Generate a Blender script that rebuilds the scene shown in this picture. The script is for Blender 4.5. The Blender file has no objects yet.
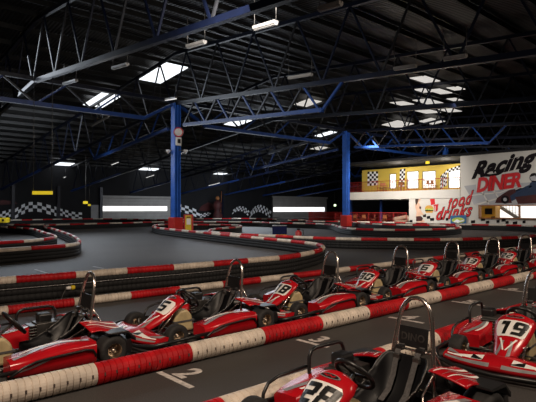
import bpy, bmesh, math, random
from mathutils import Vector, Matrix, noise
random.seed(7)
sc = bpy.context.scene
COL = sc.collection
# ---------------------------------------------------------------- camera model
H = 1.5; FPX = 505.0; HOR = 209.0
YAW = math.atan2(.673, .740)                 # building axes: X = along the kart row, Y = across the hall
PITCH = math.atan2(HOR-201, FPX)
cy_, sy_ = math.cos(PITCH), math.sin(PITCH)
FW = Vector((math.sin(YAW)*cy_, math.cos(YAW)*cy_, sy_))
RT = Vector((math.cos(YAW), -math.sin(YAW), 0))
UP = RT.cross(FW)
CAM = Vector((0, 0, H))
def ray(px, py): return FW*FPX + RT*(px-268) + UP*(201-py)
def at(px, py, z=0.0):
    r = ray(px, py); return CAM + r*((z-H)/r.z)
def at_s(px, py, s):
    r = ray(px, py); return CAM + r*(s/r.x)
def at_d(px, py, d):
    r = ray(px, py); return CAM + r*(d/r.y)
cd = bpy.data.cameras.new('camera'); cam = bpy.data.objects.new('camera', cd); COL.objects.link(cam)
cam.location = CAM; cam.rotation_euler = (math.pi/2+PITCH, 0, -YAW)
cd.sensor_width = 36; cd.lens = 36*FPX/536; cd.clip_start = .05; cd.clip_end = 300
sc.camera = cam
sc.view_settings.view_transform = 'Standard'

# ---------------------------------------------------------------- materials
def mat(name, col, rough=.5, metal=0, var=.12, scale=8, bump=0, emit=0, emcol=None, spec=.5):
    m = bpy.data.materials.new(name); m.use_nodes = True
    nt = m.node_tree; N = nt.nodes; L = nt.links
    b = N['Principled BSDF']
    b.inputs['Roughness'].default_value = rough; b.inputs['Metallic'].default_value = metal
    b.inputs['Specular IOR Level'].default_value = spec
    tc = N.new('ShaderNodeTexCoord'); nz = N.new('ShaderNodeTexNoise')
    nz.inputs['Scale'].default_value = scale; nz.inputs['Detail'].default_value = 6
    L.new(tc.outputs['Object'], nz.inputs['Vector'])
    cr = N.new('ShaderNodeValToRGB')
    cr.color_ramp.elements[0].position = .3; cr.color_ramp.elements[1].position = .7
    c = Vector(col)
    cr.color_ramp.elements[0].color = (*(c*(1-var)), 1); cr.color_ramp.elements[1].color = (*(c*(1+var)), 1)
    L.new(nz.outputs['Fac'], cr.inputs['Fac']); L.new(cr.outputs['Color'], b.inputs['Base Color'])
    if bump:
        bp = N.new('ShaderNodeBump'); bp.inputs['Strength'].default_value = bump; bp.inputs['Distance'].default_value = .02
        L.new(nz.outputs['Fac'], bp.inputs['Height']); L.new(bp.outputs['Normal'], b.inputs['Normal'])
    if emit:
        b.inputs['Emission Color'].default_value = (*(emcol or col), 1); b.inputs['Emission Strength'].default_value = emit
    return m
M = {}
M['red_pipe'] = mat('red_pipe', (.42,.008,.012), .5, scale=5, var=.3, spec=.25)
M['white_pipe'] = mat('white_pipe', (.60,.52,.44), .5, scale=6, var=.22)
M['black_pipe'] = mat('black_pipe', (.005,.005,.006), .75, scale=5, var=.3)
M['slot'] = mat('slot', (.06,.04,.035), .8)
M['kart_red'] = mat('kart_red', (.44,.007,.013), .22, scale=6, var=.15)
M['kart_black'] = mat('kart_black', (.012,.012,.013), .35, scale=9, var=.3)
M['seat_black'] = mat('seat_black', (.005,.005,.006), .42, scale=9, var=.3, spec=.25)
M['tyre'] = mat('tyre', (.014,.013,.013), .75, scale=30, var=.4, bump=.2)
M['rim'] = mat('rim', (.50,.42,.34), .35, 1, scale=9)
M['chrome'] = mat('chrome', (.72,.64,.60), .2, .95, scale=4)
M['dark_steel'] = mat('dark_steel', (.12,.115,.11), .4, .8, scale=14, var=.4)
M['tank'] = mat('tank', (.50,.40,.22), .4, scale=7, var=.3)
M['white_plate'] = mat('white_plate', (.85,.83,.80), .35, scale=5, var=.05)
M['black_ink'] = mat('black_ink', (.006,.006,.006), .4)
M['silver'] = mat('silver', (.42,.41,.42), .32, .5, scale=12, var=.15)
M['belt'] = mat('belt', (.075,.07,.07), .7, scale=60, var=.3)
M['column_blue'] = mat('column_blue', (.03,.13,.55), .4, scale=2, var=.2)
M['truss_blue_unlit'] = mat('truss_blue_unlit', (.0025,.005,.018), .4, scale=3, var=.25)  # the trusses' blue paint, darkened in the colour for unlit members
M['truss_blue_lit'] = mat('truss_blue_lit', (.011,.045,.20), .4, scale=3, var=.2)  # same blue paint, brightened in the colour for lit members
M['truss_grey'] = mat('truss_grey', (.05,.052,.06), .35, .6, scale=3, var=.3)
M['purlin'] = mat('purlin', (.014,.0135,.013), .5, .3, scale=2, var=.3)
M['dark_wall'] = mat('dark_wall', (.005,.005,.007), .85, scale=.6, var=.4)
M['yellow_wall'] = mat('yellow_wall', (.60,.44,.07), .7, scale=.8, var=.1)
M['yellow'] = mat('yellow', (.75,.55,.02), .5, scale=3)
M['grey_door'] = mat('grey_door', (.36,.35,.34), .6, scale=1, var=.12)
M['door_white'] = mat('door_white', (.30,.30,.31), .6, scale=1)
M['pad_red'] = mat('pad_red', (.50,.02,.015), .5, scale=3)
M['fence_red'] = mat('fence_red', (.36,.015,.012), .5, scale=3)
M['wood'] = mat('wood', (.32,.12,.035), .5, scale=3, var=.35)
M['cream'] = mat('cream', (.45,.33,.24), .7, scale=4)
M['line'] = mat('line', (.50,.46,.43), .7, scale=20, var=.3)
M['fixture'] = mat('fixture', (.30,.29,.28), .35, scale=3)
M['skin'] = mat('skin', (.75,.48,.34), .6, scale=3)
M['hair'] = mat('hair', (.05,.025,.015), .6)
M['mural_red'] = mat('mural_red', (.60,.015,.02), .5, scale=2)
M['mural_grey'] = mat('mural_grey', (.42,.42,.44), .6, scale=.7, var=.12)
M['mural_dark'] = mat('mural_dark', (.014,.011,.013), .8, spec=.1)
M['mural_blue'] = mat('mural_blue', (.018,.035,.08), .5)
M['poster_blue'] = mat('poster_blue', (.03,.13,.30), .5, scale=3)
M['poster_green'] = mat('poster_green', (.42,.52,.08), .5, scale=8, var=.4)
M['bun'] = mat('bun', (.62,.33,.06), .5)
M['navy'] = mat('navy', (.006,.009,.045), .7, spec=.1)
M['orange'] = mat('orange', (.62,.30,.02), .5)
M['check_white'] = mat('check_white', (.80,.82,.86), .6, scale=.5, var=.2)
M['mezz_white'] = mat('mezz_white', (.66,.63,.58), .6, scale=.4, var=.08)
M['blind_or_backdrop'] = mat('blind_or_backdrop', (.9,.9,.9), .5, emit=1.1, emcol=(1,.97,.92))
M['tube_lit'] = mat('tube_lit', (.9,.9,.9), .5, emit=.8, emcol=(1,.98,.95))
M['strip'] = mat('strip', (.9,.9,.9), .5, emit=1.6, emcol=(1,1,1))
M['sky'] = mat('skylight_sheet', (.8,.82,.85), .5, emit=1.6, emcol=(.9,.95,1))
M['sky_dim_or_glint'] = mat('dim_skylight_or_glint', (.5,.5,.5), .5, emit=.6, emcol=(1,.95,.88))  # dim skylights, and painted glints of light on the roof sheeting
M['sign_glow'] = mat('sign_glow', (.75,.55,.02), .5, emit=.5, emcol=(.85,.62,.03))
M['exit_glow'] = mat('exit_glow', (.5,.8,.4), .5, emit=2.2, emcol=(.75,1,.55))
M['dark_red_paint'] = mat('dark_red_paint', (.06,.010,.010), .7, scale=1, var=.5)

def asphalt():
    m = bpy.data.materials.new('asphalt_floor'); m.use_nodes = True
    nt = m.node_tree; N = nt.nodes; L = nt.links; b = N['Principled BSDF']
    tc = N.new('ShaderNodeTexCoord')
    n1 = N.new('ShaderNodeTexNoise'); n1.inputs['Scale'].default_value = .35; n1.inputs['Detail'].default_value = 5
    n2 = N.new('ShaderNodeTexNoise'); n2.inputs['Scale'].default_value = 90; n2.inputs['Detail'].default_value = 3
    vo = N.new('ShaderNodeTexVoronoi'); vo.inputs['Scale'].default_value = 9
    for n in (n1, n2, vo): L.new(tc.outputs['Object'], n.inputs['Vector'])
    r1 = N.new('ShaderNodeValToRGB'); r1.color_ramp.elements[0].position = .3; r1.color_ramp.elements[1].position = .7
    r1.color_ramp.elements[0].color = (.046,.043,.042,1); r1.color_ramp.elements[1].color = (.066,.062,.060,1)
    L.new(n1.outputs['Fac'], r1.inputs['Fac'])
    r2 = N.new('ShaderNodeValToRGB'); r2.color_ramp.elements[0].position = .35; r2.color_ramp.elements[1].position = .75
    r2.color_ramp.elements[0].color = (.7,.7,.7,1); r2.color_ramp.elements[1].color = (1.4,1.35,1.3,1)
    L.new(n2.outputs['Fac'], r2.inputs['Fac'])
    mx = N.new('ShaderNodeMixRGB'); mx.blend_type = 'MULTIPLY'; mx.inputs['Fac'].default_value = 1
    L.new(r1.outputs['Color'], mx.inputs[1]); L.new(r2.outputs['Color'], mx.inputs[2])
    r3 = N.new('ShaderNodeValToRGB'); r3.color_ramp.elements[0].position = .0; r3.color_ramp.elements[1].position = .045
    r3.color_ramp.elements[0].color = (.3,.28,.25,1); r3.color_ramp.elements[1].color = (0,0,0,1)
    L.new(vo.outputs['Distance'], r3.inputs['Fac'])
    ad = N.new('ShaderNodeMixRGB'); ad.blend_type = 'ADD'; ad.inputs['Fac'].default_value = .5
    L.new(mx.outputs['Color'], ad.inputs[1]); L.new(r3.outputs['Color'], ad.inputs[2])
    L.new(ad.outputs['Color'], b.inputs['Base Color'])
    b.inputs['Roughness'].default_value = .62; b.inputs['Specular IOR Level'].default_value = .35
    bp = N.new('ShaderNodeBump'); bp.inputs['Strength'].default_value = .25; bp.inputs['Distance'].default_value = .004
    L.new(n2.outputs['Fac'], bp.inputs['Height']); L.new(bp.outputs['Normal'], b.inputs['Normal'])
    return m
M['asphalt'] = asphalt()

def graphic(name, axis_rot, scale, thr):
    """glossy red plastic with printed white, silver and black streaks"""
    m = bpy.data.materials.new(name); m.use_nodes = True
    nt = m.node_tree; N = nt.nodes; L = nt.links; b = N['Principled BSDF']
    tc = N.new('ShaderNodeTexCoord'); mp = N.new('ShaderNodeMapping'); mp.inputs['Rotation'].default_value = axis_rot
    mp.inputs['Scale'].default_value = (1, 1, 1)
    w = N.new('ShaderNodeTexWave'); w.inputs['Scale'].default_value = scale; w.inputs['Distortion'].default_value = 2.2
    w.inputs['Detail'].default_value = 1; w.inputs['Detail Scale'].default_value = .8
    L.new(tc.outputs['Object'], mp.inputs['Vector']); L.new(mp.outputs['Vector'], w.inputs['Vector'])
    cr = N.new('ShaderNodeValToRGB'); cr.color_ramp.interpolation = 'CONSTANT'
    e = cr.color_ramp.elements
    e[0].position = 0; e[0].color = (.55,.010,.014,1)
    e[1].position = thr; e[1].color = (.02,.018,.018,1)
    a = e.new(thr+.05); a.color = (.62,.60,.58,1)
    a = e.new(thr+.2); a.color = (.55,.010,.014,1)
    a = e.new(thr+.28); a.color = (.34,.34,.35,1)
    L.new(w.outputs['Fac'], cr.inputs['Fac']); L.new(cr.outputs['Color'], b.inputs['Base Color'])
    b.inputs['Roughness'].default_value = .2
    return m
M['kart_graphic'] = graphic('kart_graphic', (0,.5,.6), 2.2, .55)
M['kart_graphic2'] = graphic('kart_graphic_low', (.3,.2,1.2), 3.0, .6)

# ---------------------------------------------------------------- mesh builder
class MB:
    def __init__(s): s.v = []; s.f = []; s.m = []; s.s = []
    def add(s, vs, fs, mi=0, sm=False):
        o = len(s.v); s.v += [tuple(v) for v in vs]
        for f in fs: s.f.append(tuple(i+o for i in f)); s.m.append(mi); s.s.append(sm)
    def box(s, c, d, mi=0, R=None):
        x, y, z = d[0]/2, d[1]/2, d[2]/2; c = Vector(c)
        vs = [Vector((a, b, e)) for a in (-x, x) for b in (-y, y) for e in (-z, z)]
        if R: vs = [R @ v for v in vs]
        s.add([v+c for v in vs], [(0,1,3,2),(4,6,7,5),(0,4,5,1),(2,3,7,6),(0,2,6,4),(1,5,7,3)], mi); return s
    def bar(s, a, b, w, h, mi=0):
        """box beam from a to b, w wide, h tall"""
        a, b = Vector(a), Vector(b); t = (b-a).normalized()
        up = Vector((0,0,1)) if abs(t.z) < .98 else Vector((1,0,0))
        r = t.cross(up).normalized(); u = r.cross(t)
        vs = []
        for p in (a, b):
            for i, j in ((-1,-1),(1,-1),(1,1),(-1,1)): vs.append(p + r*(w/2*i) + u*(h/2*j))
        s.add(vs, [(0,1,2,3),(4,7,6,5),(0,4,5,1),(1,5,6,2),(2,6,7,3),(3,7,4,0)], mi); return s
    def tube(s, pts, r, n=10, mi=0, closed=False, caps=True, sm=True):
        pts = [Vector(p) for p in pts]; K = len(pts)
        rr = r if isinstance(r, (list, tuple)) else [r]*K
        prev = None; vs = []
        for i in range(K):
            if closed: t = pts[(i+1) % K]-pts[i-1]
            else: t = pts[min(i+1, K-1)]-pts[max(i-1, 0)]
            t = t.normalized()
            if prev is None:
                ref = Vector((0,0,1)) if abs(t.z) < .9 else Vector((1,0,0))
                a = t.cross(ref).normalized()
            else:
                a = (prev - t*prev.dot(t)).normalized()
            prev = a; b = t.cross(a)
            for k in range(n):
                an = 2*math.pi*k/n; vs.append(pts[i] + (a*math.cos(an)+b*math.sin(an))*rr[i])
        fs = []
        for i in range(K if closed else K-1):
            j = (i+1) % K
            for k in range(n):
                l = (k+1) % n; fs.append((i*n+k, j*n+k, j*n+l, i*n+l))
        if caps and not closed:
            fs.append(tuple(range(n))); fs.append(tuple(reversed(range((K-1)*n, K*n))))
        s.add(vs, fs, mi, sm); return s
    def lathe(s, prof, c, ax, n=24, mi=0):
        """profile of (radius, offset) about axis ax through c"""
        ax = Vector(ax).normalized(); c = Vector(c)
        ref = Vector((0,0,1)) if abs(ax.z) < .9 else Vector((1,0,0))
        a = ax.cross(ref).normalized(); b = ax.cross(a); vs = []
        for r, o in prof:
            for k in range(n):
                an = 2*math.pi*k/n; vs.append(c+ax*o+(a*math.cos(an)+b*math.sin(an))*r)
        fs = [(i*n+k, i*n+(k+1) % n, (i+1)*n+(k+1) % n, (i+1)*n+k) for i in range(len(prof)-1) for k in range(n)]
        s.add(vs, fs, mi, True); return s
    def poly(s, pts, mi=0): s.add(pts, [tuple(range(len(pts)))], mi); return s
    def prism(s, pts, ext, mi=0):
        pts = [Vector(p) for p in pts]; e = Vector(ext); n = len(pts)
        s.add(pts+[p+e for p in pts], [tuple(range(n))[::-1], tuple(range(n, 2*n))]+[(i, (i+1) % n, (i+1) % n+n, i+n) for i in range(n)], mi); return s
    def grid(s, fn, nu, nv, mi=0, smooth=True):
        vs = [fn(i/nu, j/nv) for i in range(nu+1) for j in range(nv+1)]
        fs = [(i*(nv+1)+j, (i+1)*(nv+1)+j, (i+1)*(nv+1)+j+1, i*(nv+1)+j+1) for i in range(nu) for j in range(nv)]
        s.add(vs, fs, mi, smooth); return s
    def build(s, name, mats, parent=None, bevel=0, solid=0, weld=False, loc=None):
        me = bpy.data.meshes.new(name)
        vs = s.v
        if loc is not None: vs = [(v[0]-loc[0], v[1]-loc[1], v[2]-loc[2]) for v in vs]
        me.from_pydata(vs, [], s.f)
        for mm in (mats if isinstance(mats, (list, tuple)) else [mats]): me.materials.append(M[mm])
        me.polygons.foreach_set('material_index', s.m); me.polygons.foreach_set('use_smooth', s.s)
        me.update()
        bm = bmesh.new(); bm.from_mesh(me); bmesh.ops.recalc_face_normals(bm, faces=bm.faces); bm.to_mesh(me); bm.free()
        o = bpy.data.objects.new(name, me); COL.objects.link(o)
        if parent: o.parent = parent
        if loc is not None: o.location = loc
        if solid: md = o.modifiers.new('solid', 'SOLIDIFY'); md.thickness = solid; md.offset = 0
        if bevel: md = o.modifiers.new('bevel', 'BEVEL'); md.width = bevel; md.segments = 2; md.limit_method = 'ANGLE'
        return o
def tag(o, label=None, cat=None, group=None, kind=None):
    if label: o['label'] = label
    if cat: o['category'] = cat
    if group: o['group'] = group
    if kind: o['kind'] = kind
    return o
def empty(name, loc=(0,0,0), rz=0):
    o = bpy.data.objects.new(name, None); COL.objects.link(o); o.empty_display_size = .2
    o.location = loc; o.rotation_euler = (0,0,rz); return o
def struct(name, mb, m, parent=None, **k):
    o = mb.build(name, m, parent, **k)
    if not parent: o['kind'] = 'structure'
    return o
def copy_tree(o, parent=None):
    kids = list(o.children)
    c = o.copy(); COL.objects.link(c)
    if parent: c.parent = parent
    for k in kids: copy_tree(k, c)
    return c
def text_geo(body, size=1, bold=0, shear=0, spacing=1, ext=0):
    cu = bpy.data.curves.new('t', 'FONT'); cu.body = body; cu.size = size; cu.offset = bold; cu.shear = shear
    cu.space_character = spacing; cu.align_x = 'CENTER'; cu.align_y = 'CENTER'; cu.resolution_u = 3; cu.extrude = ext
    o = bpy.data.objects.new('t', cu); COL.objects.link(o); bpy.context.view_layer.update()
    me = bpy.data.meshes.new_from_object(o.evaluated_get(bpy.context.evaluated_depsgraph_get()))
    vs = [v.co.copy() for v in me.vertices]; fs = [tuple(p.vertices) for p in me.polygons]
    bpy.data.objects.remove(o); bpy.data.meshes.remove(me); bpy.data.curves.remove(cu)
    xs = [v.x for v in vs]; ys = [v.y for v in vs]
    cx, cy = (min(xs)+max(xs))/2, (min(ys)+max(ys))/2
    w, h = max(xs)-min(xs), max(ys)-min(ys)
    return [Vector((v.x-cx, v.y-cy, v.z)) for v in vs], fs, w, h

# ---------------------------------------------------------------- setting
X0, X1, Y0, Y1 = -14, 78, -10, 65
RIDGE = 26.8
def zb(d):      # underside line of the roof trusses
    return 8.0-.11*(d-RIDGE) if d > RIDGE else 8.0-.078*(RIDGE-d)
def zt(d): return zb(d)+3.1
struct('floor', MB().box(((X0+X1)/2, (Y0+Y1)/2, -.1), (X1-X0+.6, Y1-Y0+.6, .2)), 'asphalt')
struct('wall_back', MB().box(((X0+X1)/2, Y1+.15, 4.5), (X1-X0+.6, .3, 9)), 'dark_wall')
struct('wall_left', MB().box((X0-.15, (Y0+Y1)/2, 6), (.3, Y1-Y0, 12)), 'dark_wall')
struct('wall_right', MB().box((X1+.15, (Y0+Y1)/2, 6), (.3, Y1-Y0, 12)), 'dark_wall')
struct('wall_near', MB().box(((X0+X1)/2, Y0-.15, 5), (X1-X0+.6, .3, 10)), 'dark_wall')

def roofmat():
    m = bpy.data.materials.new('roof_sheeting'); m.use_nodes = True
    nt = m.node_tree; N = nt.nodes; L = nt.links; b = N['Principled BSDF']
    tc = N.new('ShaderNodeTexCoord'); w = N.new('ShaderNodeTexWave'); w.inputs['Scale'].default_value = 1.6; w.bands_direction = 'X'
    nz = N.new('ShaderNodeTexNoise'); nz.inputs['Scale'].default_value = .5
    L.new(tc.outputs['Object'], w.inputs['Vector']); L.new(tc.outputs['Object'], nz.inputs['Vector'])
    cr = N.new('ShaderNodeValToRGB'); cr.color_ramp.elements[0].color = (.009,.0085,.008,1); cr.color_ramp.elements[1].color = (.038,.035,.032,1)
    L.new(nz.outputs['Fac'], cr.inputs['Fac']); L.new(cr.outputs['Color'], b.inputs['Base Color'])
    b.inputs['Roughness'].default_value = .38; b.inputs['Metallic'].default_value = .35
    bp = N.new('ShaderNodeBump'); bp.inputs['Strength'].default_value = .5; bp.inputs['Distance'].default_value = .05
    L.new(w.outputs['Fac'], bp.inputs['Height']); L.new(bp.outputs['Normal'], b.inputs['Normal'])
    return m
M['roof'] = roofmat()
mb = MB()
for a, b in ((Y0, RIDGE), (RIDGE, Y1)):
    za, zc = zt(a+.001 if a == RIDGE else a)+.45, zt(b)+.45
    mb.prism([(X0, a, za), (X0, b, zc), (X0, b, zc+.2), (X0, a, za+.2)], (X1-X0, 0, 0))
ceiling = struct('ceiling', mb, 'roof')
d = Y0+1.0
while d < Y1:
    z = zt(d)+.27
    MB().bar((X0, d, z), (X1, d, z), .09, .26).build('purlin', 'purlin', ceiling); d += 2.1
# skylights let into the roof; dim right-hand panels imitate reflections on the sheeting
def ray_roof(px, py, lift=.17):
    r = ray(px, py); t = .01
    while t < .4:
        p = CAM+r*t
        if p.z > zt(p.y)+lift: return p
        t += .0002
    return p
def skylight_or_glint(px, py, w, l, m):
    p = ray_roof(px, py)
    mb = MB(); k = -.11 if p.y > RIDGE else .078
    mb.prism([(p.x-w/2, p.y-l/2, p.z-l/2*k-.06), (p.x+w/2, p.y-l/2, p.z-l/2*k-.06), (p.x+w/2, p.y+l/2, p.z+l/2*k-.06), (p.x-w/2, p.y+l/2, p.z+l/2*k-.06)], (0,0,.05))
    o = mb.build('skylight_or_glint', m, ceiling); return p
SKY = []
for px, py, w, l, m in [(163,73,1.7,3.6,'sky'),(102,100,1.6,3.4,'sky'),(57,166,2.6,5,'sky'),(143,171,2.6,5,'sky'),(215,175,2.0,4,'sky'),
        (238,122,1.6,2.4,'sky'),(310,103,2.2,1.8,'sky_dim_or_glint'),(327,134,1.6,2.4,'sky'),(320,148,2,1.6,'sky_dim_or_glint'),
        (425,79,2.0,1.2,'sky_dim_or_glint'),(440,91,2.0,1.0,'sky_dim_or_glint'),(424,90,1.5,.9,'sky_dim_or_glint'),(428,101,2.4,1.6,'sky_dim_or_glint'),(402,103,1.8,1.4,'sky_dim_or_glint'),
        (456,88,1.2,.9,'sky_dim_or_glint'),(455,99,1.2,.9,'sky_dim_or_glint'),(427,111,2.4,1.6,'sky_dim_or_glint'),(450,110,2,1.4,'sky_dim_or_glint'),(398,124,3.2,2.0,'sky_dim_or_glint'),(432,121,3,1.5,'sky_dim_or_glint')]:
    SKY.append(skylight_or_glint(px, py, w, l, m))

# ---------------------------------------------------------------- roof trusses and columns
S_COL = 16.7; SP = 8.25
def truss(s, k_=0):
    e = empty('roof_truss', (s, RIDGE, 0)); w = .16
    def B(name, pts, ww, hh, m, par=e):
        mb = MB()
        for a, b in pts: mb.bar((0, a[0]-RIDGE, a[1]), (0, b[0]-RIDGE, b[1]), ww, hh)
        return mb.build(name, m, par)
    B('top_chord', [((Y0, zt(Y0)), (RIDGE, zt(RIDGE))), ((RIDGE, zt(RIDGE)), (Y1, zt(Y1)))], .17, .18, 'truss_blue_unlit')
    B('bottom_chord', [((Y0, zb(Y0)), (RIDGE, zb(RIDGE)))], .2, .2, 'truss_blue_unlit')
    B('bottom_chord', [((RIDGE, zb(RIDGE)), (Y1-14, zb(Y1-14)))], .2, .2, 'truss_blue_unlit')
    B('bottom_chord', [((Y1-14, zb(Y1-14)), (Y1, zb(Y1)))], .2, .2, 'truss_blue_lit')
    d = Y0; k = 0
    while d < Y1-1:
        step = 1.55
        a, b = (d, d+step) ; m = 'truss_grey' if k % 4 == 1 else 'truss_blue_unlit'
        za, zz = (zb(a), zt(b)) if k % 2 == 0 else (zt(a), zb(b))
        B('diagonal', [((a, za), (b, min(zz, zt(b))))], .075, .075, m)
        d += step; k += 1
    if k_ % 2: return e
    # haunch: a shallower blue under-truss round the ridge column
    for sg in (1, -1):
        q = [RIDGE+sg*x for x in (.9, 12)]
        B('haunch_chord', [((q[0], zb(q[0])-1.35), (q[1], zb(q[1])-1.2))], .18, .18, 'truss_blue_lit')
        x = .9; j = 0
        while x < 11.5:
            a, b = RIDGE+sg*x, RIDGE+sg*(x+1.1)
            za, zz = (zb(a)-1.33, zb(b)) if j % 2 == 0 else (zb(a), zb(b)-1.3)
            B('haunch_web', [((a, za), (b, zz))], .08, .08, 'truss_blue_lit' if j % 2 else 'truss_grey'); x += 1.1; j += 1
        B('haunch_web', [((q[1], zb(q[1])-1.2), (q[1]+sg*1.2, zb(q[1]+sg*1.2)))], .1, .1, 'truss_blue_lit')
    return e
tnames = {-1: 'nearest roof truss, crossing the top left of the hall', 0: 'roof truss resting on the blue column with the round sign',
          1: 'roof truss midway between the two blue columns', 2: 'roof truss resting on the farther blue column',
          3: 'roof truss next beyond the farther blue column', 4: 'second roof truss beyond the farther blue column',
          5: 'third roof truss beyond the farther blue column', 6: 'fourth roof truss beyond the farther blue column'}
for k in range(-1, 7):
    tag(truss(S_COL+k*SP, k), tnames[k], 'roof truss', 'roof trusses across the hall')
# spine trusses along the ridge line between columns
def spine(s0, s1, lab):
    e = empty('spine_truss', (s0, RIDGE, 0)); zl, zu = 6.84, 8.0
    MB().bar((2.2,0,zl), (s1-s0-2.2,0,zl), .22, .22).build('bottom_chord', 'truss_blue_lit', e)
    MB().bar((.25,0,zu+.1), (s1-s0-.25,0,zu+.1), .2, .2).build('top_chord', 'truss_blue_unlit', e)
    MB().bar((.28,0,zu-.1), (2.2,0,zl), .16, .16).build('end_brace', 'truss_blue_lit', e)
    MB().bar((s1-s0-.28,0,zu-.1), (s1-s0-2.2,0,zl), .16, .16).build('end_brace', 'truss_blue_lit', e)
    n = 8; L = s1-s0-4.4
    for i in range(n):
        a, b = 2.2+L*i/n, 2.2+L*(i+1)/n
        MB().bar((a,0,zl if i % 2 == 0 else zu), (b,0,zu if i % 2 == 0 else zl), .09, .09).build('diagonal', 'truss_grey' if i % 2 else 'truss_blue_lit', e)
    tag(e, lab, 'roof truss')
spine(S_COL-16.5, S_COL, 'blue ridge truss running left from the column with the round sign')
spine(S_COL, S_COL+16.5, 'blue ridge truss between the two blue columns')
spine(S_COL+16.5, S_COL+33, 'blue ridge truss running beyond the farther blue column')
def column(s, lab):
    e = empty('steel_column', (s, RIDGE, 0))
    mb = MB()
    mb.box((0,0,4), (.07,.44,8.0)); mb.box((-.19,0,4), (.06,.44,8.0)) ; mb.box((.19,0,4), (.06,.44,8.0)); mb.box((0,.10,4), (.40,.03,8))
    mb.build('post', 'column_blue', e); MB().box((0,0,.02), (.6,.6,.04)).build('base_plate', 'dark_steel', e)
    MB().box((0,0,.52), (.68,.68,.95)).build('crash_pad', 'pad_red', e, bevel=.05)
    return tag(e, lab, 'column')
column(S_COL, 'blue steel column with the round sign and red crash pad')
column(S_COL+16.5, 'farther blue steel column with red crash pad, left of the upper gallery')
column(S_COL+33, 'third blue steel column, hidden behind the gallery front')
# round speed style sign and two flood lamps on column 1
p = at_d(178, 137.5, RIDGE-.5)
q = empty('round_sign', (S_COL-.05, RIDGE-.38, p.z))
Fv = Vector((-.673,-.74,0)).normalized()
MB().lathe([(0,.03),(.30,.03),(.30,0),(0,0)], (0,0,.35), Fv, 20).build('sign_disc', 'white_plate', q)
MB().lathe([(.24,.04),(.30,.04)], (0,0,.35), Fv, 20).build('sign_rim', 'mural_red', q)
MB().box((0,0,-.22), (.36,.1,.5)).build('sign_panel', 'white_plate', q)
MB().box((0,-.07,-.2), (.2,.02,.26)).build('sign_patch', 'mural_dark', q)
MB().bar((.1,.15,-.1), (0,0,0), .04, .04).build('bracket', 'dark_steel', q)
tag(q, 'white round and red sign fixed high on the nearer blue column', 'sign')
for sg, lb in ((-1, 'small white flood lamp on the left of the nearer column'), (1, 'small white flood lamp on the right of the nearer column')):
    dv = RT*sg
    q = empty('flood_lamp', (S_COL+dv.x*.5, RIDGE+dv.y*.5-.1, p.z-.78))
    MB().lathe([(.0,-.1),(.07,-.1),(.15,.12),(.0,.12)], (0,0,0), dv+Vector((0,0,-.5)), 14).build('lamp_head', 'white_plate', q)
    MB().bar((-dv.x*.4,-dv.y*.4,.08), (0,0,0), .04,.04).build('arm', 'dark_steel', q)
    tag(q, lb, 'lamp')

# strip fixtures under the trusses
def strip(p0, p1, lit, lab):
    p0, p1 = Vector(p0), Vector(p1); c = (p0+p1)/2
    e = empty('strip_light', c)
    MB().bar(p0-c, p1-c, .16, .09).build('tube_housing', 'fixture', e)
    MB().bar(p0-c-Vector((0,0,.06)), p1-c-Vector((0,0,.06)), .08, .04).build('tube', 'tube_lit' if lit else 'fixture', e)
    for q in (p0, p1):
        MB().tube([q-c, q-c+Vector((0,0,1.0))], .012, 5).build('hanger', 'dark_steel', e)
    tag(e, lab, 'light', 'strip lights along the roof trusses')
def strip_on(px, py, s, ln, lit=False, lab=None):
    p = at_s(px, py, s)
    k = -.11 if p.y > RIDGE else .078
    strip((p.x, p.y-ln/2, p.z-ln/2*k), (p.x, p.y+ln/2, p.z+ln/2*k), lit, lab or 'long thin strip light hanging beside a roof truss')
for px, py, s, ln, lit, lab in [
    (168,99,15.9,1.8,True,'lit strip light hanging left of the nearer column top'),
    (70,82,9.4,1.6,False,'unlit strip light, far left end of the line under the nearest truss'),
    (120,66,9.4,1.3,False,'unlit strip light under the nearest truss, second from the left'),
    (196,44,9.4,1.0,False,'unlit strip light under the nearest truss, above the nearer column'),
    (265,25,9.4,.9,False,'unlit strip light under the nearest truss, above the middle of the hall'),
    (330,6,9.4,.7,False,'unlit strip light under the nearest truss at the top of the picture'),
    (100,121,15.9,3.0,False,'unlit strip light on the far slope left of the nearer column'),
    (62,178,24.0,2.4,True,'lit strip light low over the left checkered wall'),
    (115,163,24.0,1.6,True,'thin lit strip light right of the left checkered wall'),
    (150,176,32.5,2.0,True,'lit strip light above the roller shutter on the left'),
    (214,184,40.5,2.4,True,'lit strip light above the checkered wall right of the nearer column'),
    (405,67,15.9,.9,False,'unlit strip light on the right above the gallery, nearest the camera'),
    (455,57,15.9,.8,False,'unlit strip light at the upper right above the diner wall'),
    (300,76,15.9,1.4,False,'unlit strip light right of the nearer column, under the first truss')]:
    strip_on(px, py, s, ln, lit, lab)

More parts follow.
